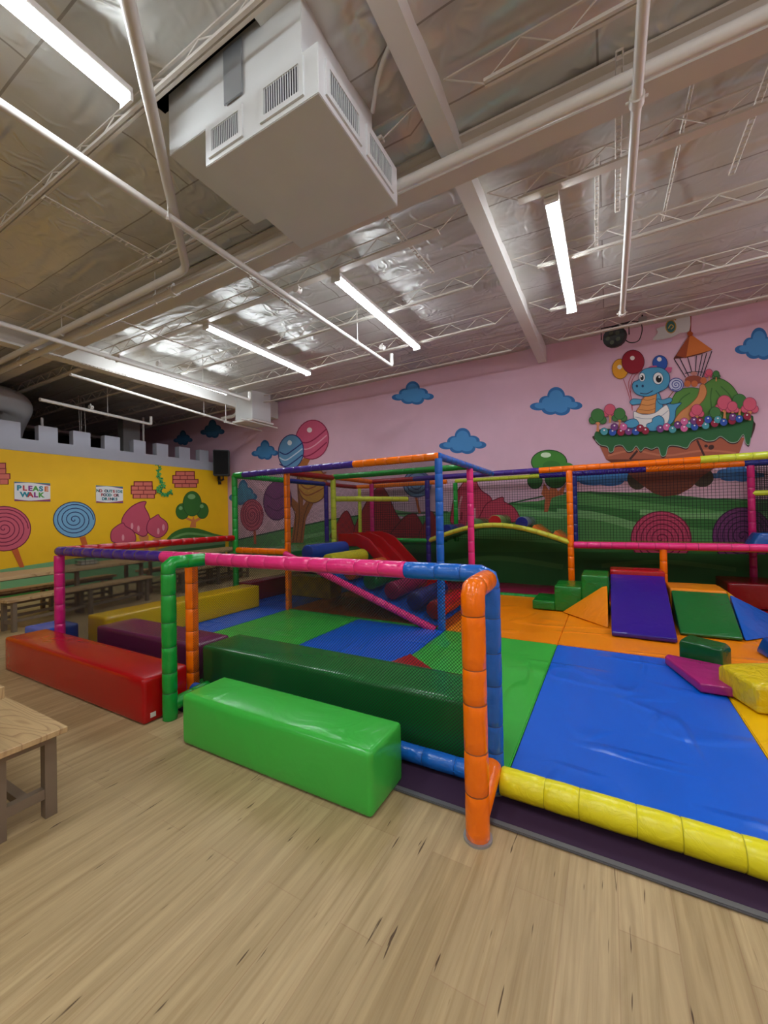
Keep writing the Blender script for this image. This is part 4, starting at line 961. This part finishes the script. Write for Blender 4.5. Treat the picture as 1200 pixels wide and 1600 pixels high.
for x0, lab in ((-1.25, 'orange foam wedge on the bridge beside the grey roller'), (-.9, 'orange foam wedge at the right foot of the bridge')):
    z = arch_z(x0)-.03
    tag(hull('foam_wedge', [(x0, 7.6, z), (x0+.3, 7.6, z-.07), (x0+.08, 7.6, z+.11), (x0, 8.4, z), (x0+.3, 8.4, z-.07), (x0+.08, 8.4, z+.11)], (206, 100, 20), None, .01), lab, 'foam block')
c = at(1186, 838, 1, 7.9); tag(hull('foam_block', [(c.x-.12, 7.75, .955), (c.x+.5, 7.75, .955), (c.x-.02, 7.78, 1.14), (c.x+.4, 7.78, 1.14), (c.x-.12, 8.2, .955), (c.x+.5, 8.2, .955), (c.x-.02, 8.17, 1.14), (c.x+.4, 8.17, 1.14)], (20, 80, 160), None, .03), 'blue foam block on the right platform at the photo edge', 'foam block')

# ------------------------------------------------------------------ long padded beams
def beam_(x0, x1, y0, y1, z0, z1, c, label, **k):
    k.setdefault('bump', .12); k.setdefault('scale', 3.0)
    return block('foam_beam', x0, x1, y0, y1, z0, z1, c, None, .03, label, 'foam block', **k)
beam_(-2.53, -1.05, 1.70, 2.05, 0, .33, C['lgreen'], 'bright green foam beam on the wood floor between the green and orange posts', puff=.012, bump=.3)
beam_(-5.42, -2.99, 1.71, 2.07, 0, .335, C['red'], 'long red foam beam on the wood floor at left')
tg = boxo('care_tag', (-3.02, 1.76, .04), (-2.985, 1.80, .075), paint((220, 215, 205), .6)); tg.parent = None
o = bpy.data.objects['foam_beam.001']; 
tg.parent = o; tg.location = (-o.location.x, -o.location.y, 0); tg['label'] = 'small white care tag'
beam_(-3.12, -.66, 2.29, 2.70, MZ, .40, (22, 122, 50), 'long dark green foam beam behind the front net', puff=.004)
beam_(-4.86, -3.25, 2.29, 2.70, MZ, .37, (118, 30, 84), 'purple foam beam behind the front net at left', puff=.004)
beam_(-5.4, -5.02, 2.45, 4.78, MZ, .40, (214, 172, 12), 'long yellow foam beam along the left side net', puff=.004)
beam_(-5.95, -5.52, 2.05, 2.42, 0, .3, (24, 84, 190), 'small blue foam block outside the magenta post', puff=.004)
beam_(-5.75, -5.42, 4.95, 7.0, MZ, .38, (120, 20, 40), 'dark red foam beam under the left platform', puff=.004)
beam_(-5.3, -4.28, 5.7, 6.05, MZ, .42, (190, 150, 16), 'yellow foam beam under the left platform', puff=.004)
# climbing blocks on the orange mat
T = MZ+.012
t = empty('foam_steps', (-.55, 6.6, 0)); tag(t, 'green three-step foam stairs beside the orange post', 'foam steps')
for x0, x1, z in ((-1.03, -.72, .19), (-.72, -.36, .42), (-.36, -.02, .6)):
    b_ = block('step', x0+.55, x1+.55, 6.38-6.6, 7.0-6.6, T, z, (26, 124, 40), t, .02, bump=.6, scale=7)
tag(hull('foam_wedge', [(-.62, 6.34, T), (-.03, 5.68, T), (-.03, 6.36, T), (-.04, 6.34, .48), (-.1, 6.36, .46)], (244, 140, 18), None, .012, bump=.6), 'orange triangular foam wedge between the green steps and purple ramp', 'foam block')
tag(hull('foam_ramp', [(0, 5.34, T), (.62, 5.34, T), (0.0, 5.33, T+.05), (.62, 5.33, T+.05), (0, 6.9, .57), (.67, 6.9, .57), (0, 6.9, T), (.67, 6.9, T)], (48, 24, 138), None, .02), 'tall purple foam ramp in front of the red block', 'foam ramp')
tag(block('foam_block', -.0, .68, 6.92, 7.3, T, .63, (180, 12, 24)), 'red foam block behind the top of the purple ramp', 'foam block')
tag(hull('foam_ramp', [(.69, 5.73, T), (1.25, 5.73, T), (.69, 5.72, T+.03), (1.25, 5.72, T+.03), (.71, 6.6, .43), (1.3, 6.6, .43), (.71, 6.6, T), (1.3, 6.6, T)], (22, 104, 44), None, .018, bump=.5), 'low green foam ramp right of the purple ramp', 'foam ramp')
tag(block('foam_block', .7, 1.3, 6.62, 7.2, T, .45, (240, 140, 20)), 'flat orange foam platform behind the green ramp', 'foam block')
tag(hull('foam_wedge', [(1.27, 5.74, T), (1.32, 6.6, .42), (1.32, 6.6, T), (1.95, 6.6, T), (1.5, 5.98, T)], (16, 92, 190), None, .014, bump=.5), 'blue triangular foam wedge right of the green ramp', 'foam block')
tag(hull('foam_wedge', [(1.31, 6.64, T), (1.31, 6.64, .44), (1.31, 7.2, .44), (1.31, 7.2, T), (1.75, 6.64, T), (1.75, 7.2, T)], (222, 170, 30), None, .012), 'yellow-orange foam wedge behind the blue wedge', 'foam block')
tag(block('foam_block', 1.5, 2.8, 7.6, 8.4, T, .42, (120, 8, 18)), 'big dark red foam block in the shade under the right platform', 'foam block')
# loose blocks
a = at(1061, 1034, 2, T); b = at(1129, 1052, 2, T); d = (b-a); ang = math.atan2(d.y, d.x); L_ = d.length
n = Vector((-math.sin(ang), math.cos(ang), 0)); u = Vector((math.cos(ang), math.sin(ang), 0))
def lp(x, y, z): q = a+u*x+n*y; return (q.x, q.y, z)
tag(hull('foam_block', [lp(0, 0, T), lp(L_, 0, T), lp(0, .2, T), lp(L_, .2, T), lp(0, 0, .27), lp(L_, 0, .265), lp(.02, .17, .3), lp(L_-.03, .17, .29), lp(0.01, .2, .26), lp(L_, .2, .25)], (10, 84, 38), None, .018), 'dark green foam block standing behind the magenta block', 'foam block')
P4 = [at(1042, 1048, 2, T), at(1094, 1088, 2, T), at(1150, 1090, 2, T), at(1150, 1056, 2, T), at(1066, 1043, 2, T)]
P4 = [Vector((.43, 4.58, 0)), Vector((.60, 3.98, 0)), Vector((.88, 3.98, 0)), Vector((.90, 4.52, 0)), Vector((.46, 4.66, 0))]
tag(hull('foam_block', [(p.x, p.y, z) for p in P4 for z in (T, .135)], (168, 34, 112), None, .016), 'flat magenta angled foam block on the blue mat', 'foam block')
Y4 = [at(1124, 1080, 2, T), at(1186, 1117, 2, T), at(1218, 1112, 2, T)]
y0 = Vector((.74, 4.15, 0)); y1 = Vector((.88, 3.73, 0)); y2 = Vector((1.3, 3.86, 0)); y3 = Vector((1.12, 4.36, 0))
tag(hull('foam_block', [(p.x, p.y, z) for p in (y0, y1, y2, y3) for z in (T+.0, .255)]+[(.92, 4.1, .285), (1.1, 4.24, .29), (1.0, 3.88, .275)], C['yblock'], None, .028, bump=.9, scale=9), 'wrinkled yellow foam block lying on the yellow mat', 'foam block')
tag(hull('foam_block', [(1.26, 5.37, T), (1.31, 5.12, T), (1.8, 5.0, T), (1.8, 5.45, T), (1.31, 5.34, .22), (1.35, 5.14, .2), (1.8, 5.05, .3), (1.8, 5.45, .3)], (16, 74, 160), None, .02), 'blue foam block at the right edge of the photo', 'foam block')
# triangular wedge with round logo behind the dark green beam
t = empty('foam_wedge', (-1.56, 3.1, T)); tag(t, 'dark red triangular foam wedge with white round logo behind the green beam', 'foam block')
pts = [(-.19, -.12), (.2, -.18)]
A = [(-.19, -.14, 0), (.24, -.06, 0), (-.10, -.13, .2)]; B_ = [(p[0]+.08, p[1]+.3, p[2]) for p in A]
hull('wedge_body', A+B_, (150, 14, 22), t, .01)
bm = bmesh.new(); cc = Vector((-.06, -.15, .085)); nn = Vector((.18, -.98, 0)).normalized(); ss = Vector((.98, .18, 0)).normalized()
for r0, r1 in ((.05, .062), (.018, .034)):
    R0 = []; R1 = []
    for k in range(25):
        q = 2*PI*k/24; dd_ = ss*math.cos(q)+Vector((0, 0, 1))*math.sin(q); R0.append(bm.verts.new(cc+nn*.012+dd_*r0)); R1.append(bm.verts.new(cc+nn*.012+dd_*r1))
    for k in range(24): bm.faces.new((R0[k], R0[k+1], R1[k+1], R1[k]))
obj('logo', bm, paint((226, 214, 214)), t)

# ------------------------------------------------------------------ tables and benches
def leg_frame(par, x, w_, h, name='leg_frame', s=.05):
    """trestle end: two posts, top bar and low rail"""
    bm = bmesh.new()
    for y in (-w_/2, w_/2-s): bx(bm, x-s/2, x+s/2, y, y+s, 0, h)
    bx(bm, x-s/2, x+s/2, -w_/2+s, w_/2-s, h-s, h-.001); bx(bm, x-s/2+.005, x+s/2-.005, -w_/2+s, w_/2-s, .1, .1+s)
    obj(name, bm, STEEL, par)
def furniture(name, label, cat, loc, rz, L_, w_, h, th, group=None, n=2, ext=.1):
    t = empty(name, loc, rz); tag(t, label, cat, group)
    bm = bmesh.new(); bx(bm, -L_/2, L_/2, -w_/2, w_/2, h-th, h); bmesh.ops.bevel(bm, geom=bm.edges, offset=.003, segments=1, affect='EDGES')
    obj('top', bm, WOOD, t)
    for i in range(n): leg_frame(t, -L_/2+ext+(L_-2*ext)*i/(n-1), w_*(.86 if w_ < .5 or n == 2 else .58), h-th-.001)
    bm = bmesh.new(); bx(bm, -L_/2+ext, L_/2-ext, -.02, .02, .105, .145); bx(bm, -L_/2+ext, L_/2-ext, -.02, .02, h-th-.05, h-th-.002); obj('stretcher', bm, STEEL, t)
    return t
furniture('bench', 'oak-topped bench with steel legs in the lower left corner', 'bench', (-3.34, .87, 0), 0, 1.8, .29, .455, .03)
furniture('table', 'oak table whose corner shows above the near bench at the left edge', 'table', (-3.34, .32, 0), 0, 1.8, .9, .75, .055)
rz = PI/2+math.radians(11)
def setrow(cx, cy, n, far):
    ax = Vector((math.cos(rz), math.sin(rz))); px = Vector((ax.y, -ax.x))
    c = Vector((cx, cy)); w2 = .75
    furniture('table', 'long oak table along the yellow wall, '+far, 'table', (c.x, c.y, 0), rz, 2.6, w2, .75, .045, n=3)
    f = c+px*(w2/2+.02); furniture('bench', 'long oak bench on the near side of the '+('nearer' if 'nearer' in far else 'farther')+' table', 'bench', (f.x, f.y, 0), rz, 2.3, .3, .45, .04, n=3)
    f = c-px*(w2/2+.15); furniture('bench', 'long oak bench between the wall and the '+('nearer' if 'nearer' in far else 'farther')+' table', 'bench', (f.x, f.y, 0), rz, 2.3, .3, .45, .04, n=3)
setrow(-7.86, 3.3, 3, 'nearer one'); setrow(-8.35, 6.15, 3, 'farther one')
# small wire basket with papers on the table, toy on the wall ledge
t = empty('wire_basket', (-7.95, 3.62, .751)); tag(t, 'small black wire basket on the long table', 'basket')
bm = bmesh.new()
for z in (.005, .06, .115):
    tube(bm, [(-.09, -.14, z), (.09, -.14, z), (.09, .14, z), (-.09, .14, z), (-.09, -.14, z)], .005, 5)
for x, y in ((-.09, -.14), (.09, -.14), (.09, .14), (-.09, .14), (.09, 0), (-.09, 0), (.09, -.07), (.09, .07)): tube(bm, [(x, y, 0), (x, y, .12)], .004, 5)
recalc(bm); obj('wire_frame', bm, BLACK, t); boxo('paper_stack', (-.07, -.12, .005), (.07, .12, .07), paint((196, 190, 170)), t)
